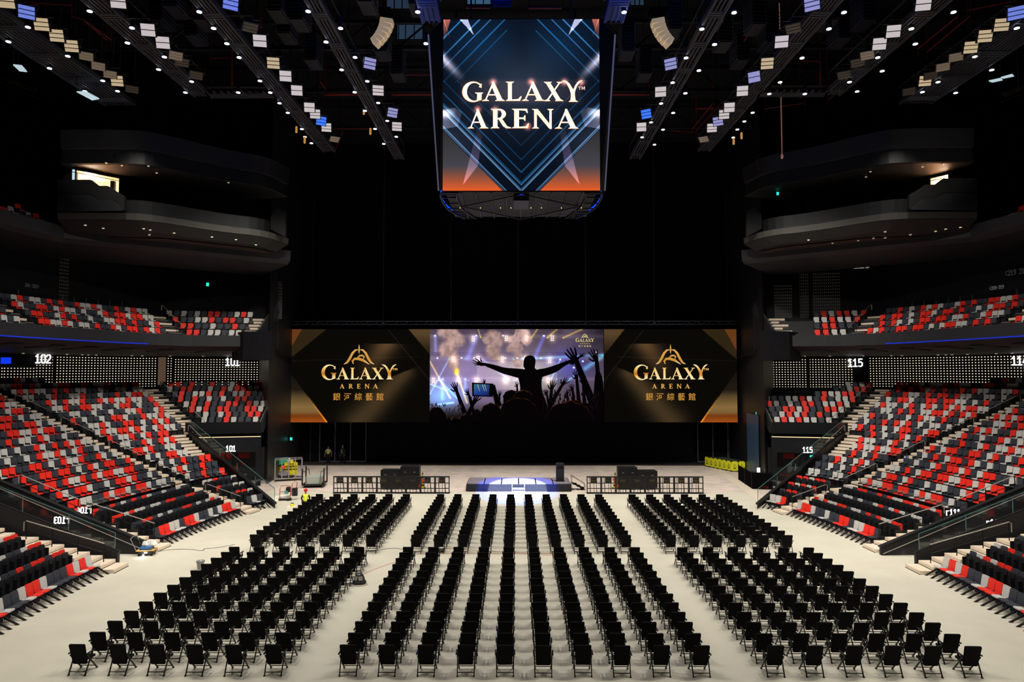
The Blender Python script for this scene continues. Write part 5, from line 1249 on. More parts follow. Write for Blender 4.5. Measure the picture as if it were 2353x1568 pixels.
# floodlights: (px, py, panels, colour)
FLD = [(15, 3, 2, 'b'), (61, 28, 3, 'u'), (95, 56, 3, 'b'), (130, 82, 3, 'b'), (164, 106, 3, 'b'), (198, 129, 3, 't'), (226, 152, 3, 't'), (253, 171, 3, 't'), (269, 186, 3, 'b'), (303, 205, 3, 'd'), (271, 3, 2, 'w'), (340, 69, 2, 'w'), (374, 98, 2, 'w'),
       (404, 128, 3, 't'), (418, 143, 3, 'd'), (451, 173, 3, 'd'), (530, 7, 3, 'u'), (575, 63, 3, 'd'), (597, 94, 2, 'w'), (628, 145, 3, 'b'), (656, 175, 2, 'w'), (682, 208, 2, 'w'), (711, 247, 2, 'w'), (724, 262, 3, 'w'), (738, 278, 3, 'B'), (750, 293, 3, 'w'), (769, 320, 3, 't'),
       (850, 146, 3, 'v'), (869, 208, 3, 'w'), (902, 259, 3, 'v'), (912, 291, 3, 'w'),
       (1866, 9, 3, 'v'), (1823, 65, 3, 'd'), (1796, 96, 2, 'w'), (1763, 146, 3, 'b'), (1733, 177, 2, 'v'), (1706, 209, 2, 'w'), (1676, 247, 2, 'w'), (1664, 263, 3, 'w'), (1650, 279, 3, 'v'), (1636, 294, 3, 'w'), (1617, 320, 3, 't'),
       (1541, 147, 3, 'v'), (1518, 211, 2, 'w'), (1485, 262, 3, 'B'), (1474, 292, 2, 'w'), (2122, 9, 2, 'w'), (2053, 72, 2, 'w'), (2021, 101, 2, 'w'), (1993, 127, 3, 't'), (1971, 144, 3, 'd'), (1940, 172, 3, 'd'),
       (2335, 30, 3, 'u'), (2302, 57, 3, 'b'), (2264, 83, 3, 'b'), (2231, 109, 3, 'b'), (2197, 131, 3, 't'), (2167, 154, 3, 't'), (2139, 174, 3, 'd'), (2126, 186, 3, 'b'), (2089, 210, 3, 'd')]
FC = {'b': ('beige', (206, 184, 148), .75), 'w': ('white', (214, 204, 204), .75), 'u': ('bluish', (120, 140, 235), .75), 'B': ('bright blue', (60, 120, 255), .95), 'v': ('lilac', (160, 160, 215), .7), 't': ('dim beige', (140, 125, 108), .3), 'd': ('unlit grey', (90, 82, 72), .05)}
cnt3 = {}; _fm = {}
for px, py, n, c in sorted(FLD, key=lambda q: q[1]):
    p = at_z(px, py, 26.3); nm = near_cw(p.x); cnt3[nm] = cnt3.get(nm, 0)+1; cn, col, es = FC[c]
    t = thing('floodlight', p, f'{cn} panel floodlight, {nth(cnt3[nm])} down the photo along the {nm} catwalk', 'floodlight', 'panel floodlights along the catwalks')
    s = 1 if px > 1185 else -1
    tl_ = {'t': 62, 'd': 72}.get(c, 25); e = Matrix.Rotation(radians(-s*(18 if c in 'bw' else 32)), 4, 'Z') @ Matrix.Rotation(radians(tl_-90), 4, 'X')
    # head: face looks along local -y before the tilt
    e = Matrix.Rotation(radians(-s*(10 if c in 'bw' else 30)), 4, 'Z') @ Matrix.Rotation(radians(tl_ if tl_ < 60 else 68), 4, 'X')
    MB().box(-.36, .36, .0, .14, -.32, .32, e).build('housing', M_lampcan, t)
    m = mat('flood_'+cn.replace(' ', '_'), col, .5, emit=col, es=es); h_ = .6/n
    for k in range(n):
        o = MB().box(-.32, .32, -.03, .0, -.30+k*h_+.02, -.30+(k+1)*h_-.02, e).build('light_panel', m, t)
    mb = MB()
    for q in (-1, 1): mb.bar((q*.40, .05, 0), (q*.40, .25, .5), .04)
    mb.bar((-.40, .25, .5), (.40, .25, .5), .05); mb.cyl((0, .25, .5), (0, .25, .75), .04, 6)
    cw = min(((abs(p.x-(a_+b_)/2), a_, b_, y1_) for _, a_, b_, y0_, y1_, _n in CW), key=lambda q: q[0])
    if cw[0] < 2.6 and p.y < cw[3]-.3: mb.bar((0, .25, .74), ((cw[1]+cw[2])/2-p.x, .25, .74), .05)
    else: mb.cyl((0, .25, .7), (0, .25, 33.6-26.3), .025, 5)
    mb.build('yoke', mat('yoke_brown', (60, 54, 46), .5), t)
# hanging curved loudspeaker arrays
for s, px in ((-1, 885), (1, 1515)):
    p = at(px, 22, 37); t = thing('line_array', p, f'curved column of cream-lit hanging loudspeakers {"left" if s < 0 else "right"} of the centre cube', 'loudspeaker')
    MB().box(-.55, .35, -.3, .4, -.35, 0).build('rigging_frame', M_rail, t); a = 0; x, z = -.15*s*-1*-1, -.35
    MB().cyl((0, 0, 0), (0, 0, 33.6-p.z), .03, 5).build('cable', M_rail, t)
    for k in range(7):
        a_ = radians(4+7*k)*-s*-1; x2, z2 = x+sin(a_)*.26*-1*-1, z-cos(a_)*.26
        mx = Matrix.Translation(((x+x2)/2, 0, (z+z2)/2)) @ Matrix.Rotation(-a_, 4, 'Y')
        MB().box(-.36+.02*k, .36-.02*k, -.3, .3, -.12, .12, mx).build('cabinet', mat('array_cream', (225, 200, 165), .6, emit=(225, 200, 165), es=.30) if k > 0 else M_rail, t); x, z = x2, z2  # cream light on the cabinets put in as colour and glow
# lit windows and skylight strips up under the roof
k = 2
for (x0, x1, y0, y1, Y, m_) in ((912, 972, 48, 92, 46, (52, 74, 96)), (888, 942, -8, 22, 43, (48, 66, 88)), (1073, 1130, -6, 12, 40, (70, 110, 140)), (1448, 1480, -8, 14, 43, (50, 70, 90)), (1424, 1462, 52, 90, 46, (26, 34, 46))):
    k += 1; a, b = at(x0, y1, Y), at(x1, y0, Y); t = thing(f'window_{k}', (a.x, Y, a.z), f'dim blue lit roof-level window', 'window', kind='structure')
    W_, H_ = b.x-a.x, b.z-a.z; MB().box(0, W_, 0, .05, 0, H_).build('pane', mat(f'pane_{k}', m_, .4, emit=m_, es=.55), t); mb = MB()
    for q in range(4): mb.box(W_*q/3-.03, W_*q/3+.03, -.04, 0, 0, H_)
    for z in (0, H_): mb.box(0, W_, -.05, 0, z-.04, z+.04)
    mb.build('bars', M_black, t)
for s, pl in ((-1, ((176, 212), (198, 212), (228, 228), (212, 231))), (-1, ((30, 150), (50, 152), (62, 166), (45, 164))), (1, ((2272, 187), (2300, 181), (2304, 185), (2280, 190))), (1, ((2300, 179), (2326, 172), (2330, 176), (2306, 181)))):
    P = [at_z(px, py, 26) for px, py in pl]; L = P[0].copy(); mb = MB(); mb.add([p-L for p in P]+[p-L+Vector((0, 0, .06)) for p in P], [(0, 1, 2, 3), (7, 6, 5, 4), (0, 4, 5, 1), (1, 5, 6, 2), (2, 6, 7, 3), (3, 7, 4, 0)])
    k += 1; o = mb.build(f'lit_ceiling_panel', mat('cool_panel', (190, 215, 225), .5, emit=(190, 215, 225), es=.8), loc=L); tag(o, f"pale cool ceiling panel {'left' if s < 0 else 'right'} behind the outer catwalk, {'nearer' if k % 2 else 'farther'} one", 'light'); MB().cyl((0, 0, .05), (0, 0, 7.6), .02, 4).build('hanger', M_black, o)
for s in (-1, 1):
    x0, x1 = (0, 80) if s < 0 else (2310, 2370); a, b = at(x0, 180 if s < 0 else 222, 40), at(x1, 214 if s < 0 else 198, 40)
    t = thing('lighting_truss', a, f'short silver lattice truss at the upper {SD[s]} edge of the photo', 'truss'); d = b-a; mb = MB()
    for o_ in (Vector((0, 0, 0)), Vector((0, .3, .3)), Vector((0, .3, -.2))): mb.cyl(o_, d+o_, .03, 5)
    for q in range(12): mb.cyl(d*q/12, d*(q+.5)/12+Vector((0, .3, .3)), .02, 4); mb.cyl(d*(q+.5)/12+Vector((0, .3, .3)), d*(q+1)/12, .02, 4)
    mb.cyl(d*.5, d*.5+Vector((0, 0, 33.6-(a.z+d.z*.5))), .02, 4); mb.build('tubes', mat('truss_brass', (96, 88, 70), .4, .5), t)
p, q = at(1797, 195, 44), at(1797, 357, 44)
o = MB().cyl((0, 0, 0), (0, 0, 33.6-q.z), .03, 6).lathe([(.02, -.25), (.09, -.15), (.09, 0), (.02, .1)], 8).build('hoist_chain', mat('chain_pink', (205, 150, 140), .5, emit=(205, 150, 140), es=.22), loc=q); tag(o, 'long thin pale red hoist chain hanging free on the right', 'chain')  # light on the red chain put in as pink colour and glow
for j, (px, y0, y1) in enumerate(((700, 318, 330), (836, 258, 264), (851, 300, 310), (1686, 318, 333), (1704, 305, 320), (681, 296, 306))):
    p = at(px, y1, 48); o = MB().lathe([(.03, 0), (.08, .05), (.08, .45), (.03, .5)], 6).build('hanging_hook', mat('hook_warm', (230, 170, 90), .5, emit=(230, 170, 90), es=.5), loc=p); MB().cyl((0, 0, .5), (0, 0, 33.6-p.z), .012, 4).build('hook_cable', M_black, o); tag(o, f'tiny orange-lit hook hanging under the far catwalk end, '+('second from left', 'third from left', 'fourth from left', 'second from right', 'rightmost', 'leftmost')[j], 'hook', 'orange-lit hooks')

# ------------------------------------------------------------------ things on the arena floor
def onfloor(px, py): return at_z(px, py, 0)
M_case = mat('case_black', (16, 16, 18), .5, noise=.3, nscale=4); M_metal = mat('cage_aluminium', (176, 172, 176), .35, .7)
# low stage
a = at_z(1072.5, 1112, .6); b = at_z(1311, 1112, .6); yb_ = at_z(1187, 1098, .6).y; W_ = b.x-a.x; D_ = yb_-a.y
t = thing('stage_platform', ((a.x+b.x)/2, a.y, 0), 'low grey-topped stage platform with black pleated skirt lit blue in the middle', 'stage')
for i in range(6):
    for j in range(2):
        MB().box(-W_/2+W_*i/6+.04, -W_/2+W_*(i+1)/6-.04, D_*j/2+.02, D_*(j+1)/2-.02, .55, .62).build('deck_panel', mat('deck_grey', (132, 124, 132), .5, noise=.1), t)
MB().box(-W_/2, W_/2, .0, D_, .5, .56).build('frame', M_rail, t)
mb = MB(); rows = []; N_ = 260
def skirt(P0, P1, n):
    d = (P1-P0); nn = Vector((d.y, -d.x, 0)).normalized(); mb.loft([[P0+d*k/n+nn*(.03*(k % 2)), Vector((P0+d*k/n+nn*(.03*(k % 2)+.06))).xy.to_3d()+Vector((0, 0, .01))-Vector((0, 0, 0))] for k in range(n+1)])
zt_ = Vector((0, 0, .56))
skirt(Vector((-W_/2, -.01, .56)), Vector((W_/2, -.01, .56)), 150); skirt(Vector((-W_/2, D_, .56)), Vector((-W_/2, 0, .56)), 40); skirt(Vector((W_/2, 0, .56)), Vector((W_/2, D_, .56)), 40)
mb.build('skirt', mat('skirt_black', (26, 26, 30), .8), t)
x0 = at(1177, 1120, a.y).x-t.location.x; x1 = at(1205, 1120, a.y).x-t.location.x
st = thing('portable_steps', (t.location.x+(x0+x1)/2, a.y-.1, 0), 'small two-tread steps with black edges at the front of the low stage', 'steps'); w2 = (x1-x0)/2
MB().box(-w2, w2, -.3, 0, .37, .42).box(-w2, w2, -.6, -.3, .17, .22).build('tread', M_case, st); mb = MB()
for s in (-1, 1): mb.box(s*w2-.03, s*w2+.03, -.6, 0, 0, .2); mb.box(s*w2-.03, s*w2+.03, -.3, 0, .2, .6)
mb.box(-w2, w2, -.58, -.56, 0, .17).box(-w2, w2, -.28, -.26, .2, .37); mb.build('side', mat('step_side', (150, 148, 155), .5), st)
q = at_z(1313, 1118, 0); st = thing('side_steps', (b.x+.1, a.y+1.0, 0), 'small open metal steps at the right end of the low stage', 'steps')
for k in range(3): MB().box(.15+.3*k, .45+.3*k, -.4, .4, .42-.16*k, .46-.16*k).build('tread', M_rail, st)
for s in (-1, 1): MB().bar((.05, s*.4, .55), (1.1, s*.4, .02), .05).bar((.05, s*.4, 1.1), (1.1, s*.4, .45), .03).bar((1.1, s*.4, 0), (1.1, s*.4, .45), .03).bar((.05, s*.4, .0), (.05, s*.4, 1.1), .03).build('stringer', M_rail, st)
p = at(1287, 1108, a.y+1.1); t = thing('lectern', (p.x, a.y+1.1, .62), 'tall black rounded totem lectern standing on the right of the low stage', 'lectern')
MB().prism(rrect(.62, .60, .06, 1.42, .10), .26, Matrix()).build('body', M_case, t); MB().box(-.34, .34, -.22, .22, 0, .06).build('base', M_case, t)
MB().box(-.22, .22, -.15, -.13, .95, 1.22).build('screen', mat('lectern_screen', (8, 8, 10), .15), t); MB().lathe([(.02, 0), (.02, .03)], 8, c=(0, -.15, .92)).build('button', M_metal, t)
MB().prism(rrect(.66, .64, .04, 1.46, .12), .18, Matrix.Translation((0, .05, 0))).build('rim', mat('lectern_rim', (60, 66, 80), .4), t)
# barriers with board signs
M_board = mat('barrier_black', (18, 18, 20), .5)
for s, xa, xb in (('left', 765, 1033), ('right', 1348, 1616)):
    a, b = onfloor(xa, 1134), onfloor(xb, 1134); a.y = b.y = onfloor(1187, 1134).y; w_ = (b.x-a.x)/8
    for i in range(8):
        t = thing('crowd_barrier', (a.x+w_*(i+.5), a.y, 0), f'black framed crowd barrier with sign board, {nth(i+1)} from the left in the {s} run', 'barrier', f'crowd barriers in the {s} run'); h = 1.26
        mb = MB()
        for x in (-w_/2+.04, w_/2-.04): mb.box(x-.035, x+.035, -.03, .03, 0, h)
        for z in (.05, .36, .78, h-.03): mb.box(-w_/2, w_/2, -.025, .025, z-.03, z+.03)
        mb.build('frame', M_board, t)
        mb = MB()
        for x, dx in ((-.24, -.06), (0, 0), (.22, -.08)): mb.bar((x, 0, .05), (x+dx*.5, 0, .78), .03)
        mb.bar((.24, .3, 0), (.16, 0, h), .035).bar((-.28, .3, 0), (-.34, 0, h), .035); mb.build('struts', M_board, t)
        MB().box(-w_/2, w_/2, -.25, .35, 0, .025).build('foot_plate', M_board, t)
        MB().box(-w_/2, w_/2, -.06, .1, h-.02, h+.03).build('top_shelf', M_board, t)
        bd = MB().box(-.27, .23, -.06, -.04, .82, h-.06).build('sign_board', mat('board_black', (14, 14, 13), .5), t)
        me = text_mesh('GALAXY', .11, mat('board_gold', (120, 95, 40), .5), 'board_lettering'); o = link('board_lettering', me, bd); o.location = (-.02, -.066, .98)
        me = text_mesh('ARENA', .06, mat('board_gold', (120, 95, 40), .5), 'board_lettering'); o = link('board_lettering', me, bd); o.location = (-.02, -.066, .90)
for j, (xa, xb, yt, lab) in enumerate(((875, 918, 1081, 'lower black flight case behind the left barriers, farther from the stage'), (920.5, 963, 1073, 'taller black double speaker case behind the left barriers'), (1421, 1464, 1075, 'taller black double speaker case behind the right barriers'), (1466, 1510, 1083, 'lower black flight case behind the right barriers'))):
    Y = 54.6; a, b = at(xa, yt, Y), at(xb, yt, Y); w_ = b.x-a.x; h = a.z; t = thing('flight_case', ((a.x+b.x)/2, Y, 0), lab, 'case')
    MB().box(-w_/2, w_/2, 0, 1.0, .14, h).build('body', M_case, t, bevel=.02); mb = MB()
    if h > 1.5: mb.box(-w_/2-.005, w_/2+.005, -.01, 1.01, h*.55, h*.55+.03)
    for x in (-w_/2, w_/2): mb.box(x-.02, x+.02, -.015, .03, .14, h)
    mb.box(-w_/2, w_/2, -.012, .02, h-.03, h+.005); mb.box(-.02, .02, -.014, .02, .14, h); mb.build('edge_trim', mat('case_edge', (42, 40, 40), .4, .4), t)
    for x in (-w_/2+.15, w_/2-.15):
        for y in (.15, .85): MB().cyl((x-.03, y, .07), (x+.03, y, .07), .07, 10).build('caster', M_rail, t)
    for x in (-w_/4, w_/4): MB().box(x-.08, x+.08, -.03, 0, h*.75, h*.75+.05).build('handle', M_metal, t)
M_y, M_k = mat('hazard_yellow', (225, 210, 20), .5), mat('hazard_black', (14, 14, 14), .5)
def cone(px, lab, Y=55.2, s=1.):
    p = at(px, 1090, Y); t = thing('traffic_cone', (p.x, Y, 0), lab, 'cone'); MB().box(-.24*s, .24*s, -.24*s, .24*s, 0, .04).build('base', M_k, t)
    k = 9; H_ = 1.35*s
    for i in range(k):
        z0, z1 = .04+H_*i/k, .04+H_*(i+1)/k; r0, r1 = .17*s*(1-i/k*.85), .17*s*(1-(i+1)/k*.85); MB().lathe([(r0, z0), (r1, z1)], 14).build('stripe', M_y if i % 2 == 0 else M_k, t)
cone(971, 'yellow and black striped cone at the right end of the left cases'); cone(1413.5, 'yellow and black striped cone beside the tall case behind the right barriers')
for px, s, lab in ((969, 1, 'left'), (1414, -1, 'right')):
    p = at(px, 1105, 54.1); o = MB().bar((-.2*s, 0, .3), (.15*s, 0, .95), .16, .05, up=(0, 1, 0)).build('red_board', mat('panel_red', (225, 60, 30), .5), loc=(p.x, 54.1, 0)); tag(o, f'small leaning red-orange panel behind the {lab} barriers beside the striped cone', 'panel')
# trolleys
p = onfloor(668, 1104); t = thing('cage_trolley', (p.x-.2, p.y, 0), 'silver tube cage trolley full of yellow safety gear by the left stage wall', 'trolley', rz=.35)
mb = MB(); w_, d_, h = 1.1, .55, 1.85
for x in (-w_, -w_*.5, 0, w_*.5, w_):
    for y in (-d_, d_): mb.box(x-.03, x+.03, y-.03, y+.03, .2, h)
for z in (.22, h):
    for y in (-d_, d_): mb.box(-w_, w_, y-.03, y+.03, z-.03, z+.03)
    for x in (-w_, w_): mb.box(x-.03, x+.03, -d_, d_, z-.03, z+.03)
mb.build('frame', M_metal, t); MB().box(-w_, w_, -d_, d_, .2, .26).build('deck', M_metal, t)
for x in (-w_+.1, w_-.1):
    for y in (-d_+.08, d_-.08): MB().cyl((x-.03, y, .1), (x+.03, y, .1), .1, 10).build('wheel', M_rail, t)
L = Vector((p.x-.2, p.y, 0))
def inb(dx, dy, z): c, s = cos(.35), sin(.35); return (L.x+dx*c-dy*s, L.y+dx*s+dy*c, z)
o = MB().box(-.35, .35, -.04, .04, -.3, .3, Matrix.Rotation(.6, 4, 'Y')).build('grey_board', mat('panel_grey', (120, 122, 126), .6), loc=inb(-.4, -.2, .62)); tag(o, 'tilted square grey panel lying in the cage trolley', 'panel')
o = MB().box(-.6, .6, -.3, .3, 0, .14).build('black_mat', M_case, loc=inb(-.2, 0, .27)); tag(o, 'black rubber mats on the floor of the cage trolley', 'mat')
for j, (x, z, m, nm) in enumerate(((-.45, 1.1, mat('helmet_red', (215, 30, 25), .3), 'red'), (.25, 1.55, M_y, 'yellow'), (.05, 1.68, mat('helmet_white', (230, 228, 225), .3), 'white'))):
    t = thing('safety_helmet', inb(x, -.3, z), f'{nm} safety helmet heaped in the cage trolley', 'helmet'); MB().lathe([(.20, 0), (.17, .05), (.15, .14), (.10, .20), (.03, .23)], 14).build('dome', m, t); MB().box(-.12, .12, -.26, -.15, -.01, .02).build('peak', m, t)
for j, (x, y) in enumerate(((-.2, .25), (.15, .1), (.55, .2))):
    t = thing('folded_vest', inb(x, y, .95), f"yellow hazard fabric hanging in the cage trolley, {('left', 'middle', 'right')[j]} piece", 'vest'); MB().prism(rrect(.32, .4, -.5, .55, .05), .10, Matrix.Rotation(.1, 4, 'Y')).build('fabric', M_y, t)
    MB().box(-.17, .17, -.06, -.05, -.1, 0).box(-.17, .17, -.06, -.05, .15, .22).build('black_band', M_k, t)
p = onfloor(722, 1119); t = thing('sheet_trolley', (p.x, p.y, 0), 'black trolley with four uprights carrying a stack of pale grey sheets', 'trolley', rz=.12)
MB().box(-.85, .85, -.6, 1.1, .18, .3).build('deck', M_case, t)
for x in (-.85, .85):
    for y in (-.55, 1.05):
        MB().box(x-.05, x+.05, y-.05, y+.05, .2, 1.55).build('upright', M_case, t); MB().bar((x, y, 1.3), (x*.72, y, 1.3), .04).bar((x*.72, y, 1.3), (x*.62, y, .35), .04).build('brace', M_case, t)
for x in (-.7, .7):
    for y in (-.45, .95): MB().cyl((x-.04, y, .1), (x+.04, y, .1), .1, 10).build('wheel', M_rail, t)
for k in range(9):
    o = MB().box(-.62, .62, -.48, .98, 0, .055).build('grey_sheet', mat('sheet_grey', (165, 170, 160), .6), loc=(p.x, p.y, .305+.06*k), rz=.12); tag(o, f'pale grey sheet in the stack on the black trolley, {nth(k+1)} from the bottom', 'sheet', 'grey sheets stacked on the trolley')
# folding yellow safety panels
M_sy = mat('safety_yellow', (214, 214, 30), .5)
def safety(x, y, rz, lab, h=1.0):
    t = thing('safety_barrier', (x, y, 0), lab, 'barrier', rz=rz); MB().prism(rrect(.62, .62, .08, h-.04, .04), .05, Matrix()).build('panel', M_sy, t)
    mb = MB()
    for sx in (-.28, .28): mb.box(sx-.06, sx+.06, -.05, .05, h-.1, h); mb.box(sx-.06, sx+.06, -.05, .05, 0, .1)
    mb.build('corner', M_k, t); mb = MB(); 
    for q in ((-.16, .42, 0, .72), (0, .72, .16, .42), (-.16, .42, .16, .42)): mb.bar((q[0], -.03, q[1]), (q[2], -.03, q[3]), .025, .01, up=(0, 1, 0))
    mb.box(-.015, .015, -.032, -.03, .47, .60).box(-.14, .14, -.032, -.03, .26, .34); mb.build('warning_sign', M_k, t)
Y0 = 64.5; p = at(1688, 1073, Y0)
for j in range(2): safety(p.x+.66*j, Y0, 0, f"yellow safety panel facing the hall at the right stage wall, {('left', 'right')[j]} front one")
for j in range(6): safety(p.x-.42-.24*j, Y0+.35+.6*j, radians(-66), f'yellow safety panel edge-on in the row running back at right, {nth(j+1)} from the front')
q = Vector((p.x, Y0, 0)); mb = MB(); mb.add([q+Vector(v) for v in ((-.3, .1, .93), (1.0, .1, .93), (.1, 3.2, .95), (-1.6, 3.2, .95))], [(0, 1, 2, 3)])
o = mb.build('green_tarpaulin', mat('tarp_green', (40, 62, 38), .8)); o.modifiers.new('thick', 'SOLIDIFY').thickness = .03; tag(o, 'dark green tarpaulin covering the yellow panels on the right', 'tarpaulin')
for j, (px, py) in enumerate(((641, 1094), (650, 1092), (660, 1084))): p = onfloor(px, py); safety(p.x+.1, p.y, .1, f'yellow safety panel under the green sheet at the left stage wall, {nth(j+1)} from the wall', 1.15)
p = onfloor(641, 1094); mb = MB(); n = 9
rows = []
for i in range(n):
    u = i/(n-1); rows.append([Vector((p.x-.75+1.9*u, p.y+.1, 1.2+.45*sin(u*pi*.8)+.04*sin(u*19))), Vector((p.x-.95+1.75*u, p.y-.2, .95-.25*cos(u*5)+.25*u)), Vector((p.x-.95+.9*u, p.y-.25, .40+.5*u+.08*sin(u*14)))])
mb.loft(rows); o = mb.build('green_sheet', mat('sheet_green', (24, 130, 92), .7), smooth=True); o.modifiers.new('thick', 'SOLIDIFY').thickness = .02; tag(o, 'bright green sheet thrown over yellow safety panels at left', 'sheet')
# red hand truck on a white cloth
p = onfloor(657, 1151); t = thing('hand_truck', (p.x, p.y, 0), 'small red framed hand truck with black motor left of the chairs', 'hand truck', rz=.1); mb = MB(); R_ = mat('truck_red', (170, 32, 24), .4)
mb.tube([(-.45, 0, .1), (-.45, .1, .85), (-.38, .12, 1.02), (0, .12, 1.08), (.25, .12, 1.02), (.3, .1, .85), (.3, 0, .1)], .025, 6).tube([(.3, .3, .3), (.32, .5, 1.1), (.5, .55, 1.32), (.68, .5, 1.2), (.6, .3, .5)], .025, 6); mb.cyl((-.45, .05, .62), (.3, .05, .62), .02, 6); mb.build('frame', R_, t)
MB().box(-.5, .35, -.2, .2, .08, .14).build('plate', M_case, t)
for x in (-.45, .32): MB().cyl((x-.03, .1, .09), (x+.03, .1, .09), .09, 10).build('wheel', M_rail, t)
MB().box(.0, .28, -.05, .3, .62, .95).box(.4, .75, .1, .4, .3, .85).build('motor', M_case, t); MB().box(-.1, .15, -.08, .1, .5, .7).build('motor_cover', mat('motor_teal', (90, 150, 160), .5), t)
mb = MB(); mb.box(-1.1, .2, -.5, .7, 0, .03).box(-.6, .2, -.2, .5, .03, .28).box(-.9, -.3, .1, .6, .02, .18); o = mb.build('white_cloth', mat('cloth_white', (245, 240, 225), .8), loc=(p.x-.1, p.y+.3, 0), bevel=.02); tag(o, 'crumpled white cloth on the floor behind the red hand truck', 'cloth')
p = onfloor(671, 1170); t = thing('power_tool', (p.x, p.y, 0), 'small yellow power tool on a white box left of the chairs', 'tool'); MB().box(-.3, .25, -.2, .2, 0, .18).build('box', mat('cloth_white', (240, 240, 240)), t); MB().lathe([(.16, .18), (.14, .28), (.05, .36)], 10).build('body', M_y, t); MB().bar((-.1, 0, .38), (.12, 0, .38), .05).build('handle', M_k, t)
# dolly with blue box
p = onfloor(338, 1276); t = thing('flat_dolly', (p.x, p.y, 0), 'orange-topped flat dolly with tilted steel push handle by the left tunnel', 'dolly', rz=.15)
MB().box(-.44, .42, -.3, .3, .26, .30).build('deck', mat('dolly_wood', (222, 170, 95), .5), t); MB().box(-.38, .36, -.24, .24, .08, .26).build('underbox', M_case, t, bevel=.04)
for x in (-.3, .3):
    for y in (-.2, .2): MB().cyl((x-.03, y, .07), (x+.03, y, .07), .07, 10).build('wheel', M_rail, t)
MB().tube([(-.44, -.25, .3), (-.74, -.2, .88), (-.66, .0, .98), (-.56, .2, .93), (-.36, .25, .35)], .018, 6).build('handle', M_metal, t)
MB().box(-.06, .1, -.25, -.24, .14, .22).build('label', mat('cloth_white', (240, 240, 240)), t)
o = MB().box(-.3, .26, -.2, .12, 0, .14).build('blue_box', mat('box_blue', (40, 95, 150), .4), loc=(p.x, p.y-.02, .30), rz=.15, bevel=.015); tag(o, 'flat blue box lying on the orange dolly', 'box')
t = thing('plastic_bag', (p.x+.05, p.y+.12, .44), 'crumpled white plastic bags heaped on the orange dolly', 'bag'); mb = MB(); rb = random.Random(3)
for k in range(5): x = -.25+.12*k; mb.lathe([(.02, -.02), (.12, .0), (.15+rb.uniform(-.03, .03), .07), (.08, .16+rb.uniform(0, .1)), (.02, .24)], 9, c=(x, rb.uniform(-.04, .06), 0))
mb.build('film', mat('bag_white', (235, 232, 225), .4), t)
p = onfloor(456, 1311); t = thing('waste_bin', (p.x, p.y+.2, 0), 'small round grey bin with lid behind the left chairs', 'bin'); MB().lathe([(.13, 0), (.17, .34)], 18).build('body', mat('bin_grey', (150, 148, 144), .5), t); MB().lathe([(.20, .34), (.20, .38), (.17, .40), (.02, .41)], 18).build('lid', mat('bin_lid', (120, 120, 126), .5), t); MB().box(.02, .1, -.1, -.02, .405, .42).build('tag', mat('cloth_white', (240, 240, 240)), t)
# squat projector lamp with pale hose
p = onfloor(824, 1345); t = thing('floor_machine', (p.x, p.y+.15, 0), 'squat black machine with grey windows in the aisle beside the left chairs', 'machine')
MB().lathe([(.26, 0), (.30, .05), (.29, .13), (.22, .17)], 18).build('base', M_case, t); MB().lathe([(.25, .16), (.22, .30), (.16, .42), (.10, .46)], 6).build('body', mat('machine_dark', (48, 46, 44), .35), t)
for a_ in (-125, -65): 
    r_ = radians(a_); MB().box(-.09, .09, -.012, .012, -.09, .09, Matrix.Translation((.21*cos(r_), .21*sin(r_), .29)) @ Matrix.Rotation(r_+pi/2, 4, 'Z') @ Matrix.Rotation(radians(-22), 4, 'X')).build('window', mat('machine_window', (150, 146, 136), .3), t)
MB().tube([(-.12, 0, .44), (-.08, 0, .54), (.08, 0, .54), (.12, 0, .44)], .016, 6).build('handle', M_metal, t)
mb = MB(); mb.tube([(.38*cos(radians(a_)), .30*sin(radians(a_))-.05, .025) for a_ in range(150, 400, 12)], .025, 6); mb.build('hose', mat('hose_cream', (225, 215, 200), .5), t)
p = onfloor(1014, 1271); t = thing('tool_case', (p.x, p.y+.1, 0), 'small black case with a white cloth on top between the middle chairs', 'case'); MB().box(-.16, .16, -.12, .12, .02, .22).build('body', M_case, t, bevel=.02); MB().box(-.1, .1, -.125, -.12, .14, .16).build('latch', mat('latch_cream', (230, 225, 190), .4), t)
mb = MB(); mb.lathe([(.14, 0), (.18, .03), (.12, .09), (.03, .11)], 9); mb.build('cloth', mat('bag_white', (235, 232, 225), .4), t).location = (0, 0, .22)
for nm, m, r, pl, lab in (('extension_cord', mat('cord_orange', (232, 160, 128), .6), .012, [(831, 1323), (848, 1314), (872, 1305), (902, 1294), (940, 1280), (960, 1274), (1060, 1274), (1185, 1273), (1260, 1277), (1310, 1282), (1300, 1276), (1180, 1271), (1035, 1262), (1022, 1264)], 'thin orange cord crossing the floor between the middle chairs'),
                       ('extension_cord', mat('cord_dark', (70, 66, 62), .6), .012, [(366, 1268), (400, 1263), (440, 1263), (458, 1267), (472, 1265), (464, 1262), (500, 1260), (540, 1252)], 'dark cord snaking from the orange dolly to the left chairs'),
                       ('extension_cord', mat('cord_dark', (70, 66, 62), .6), .014, [(786, 1268), (868, 1266), (895, 1261), (912, 1261), (925, 1264), (935, 1258)], 'short dark cord lying between the left and middle chairs')):
    P = [onfloor(*q)+Vector((0, 0, .012)) for q in pl]; P = [Vector((*q, .012)) for q in soften([(p_.x, p_.y) for p_ in P], 3)]; o = MB().tube(P, r, 5).build(nm, m); tag(o, lab, 'cord')
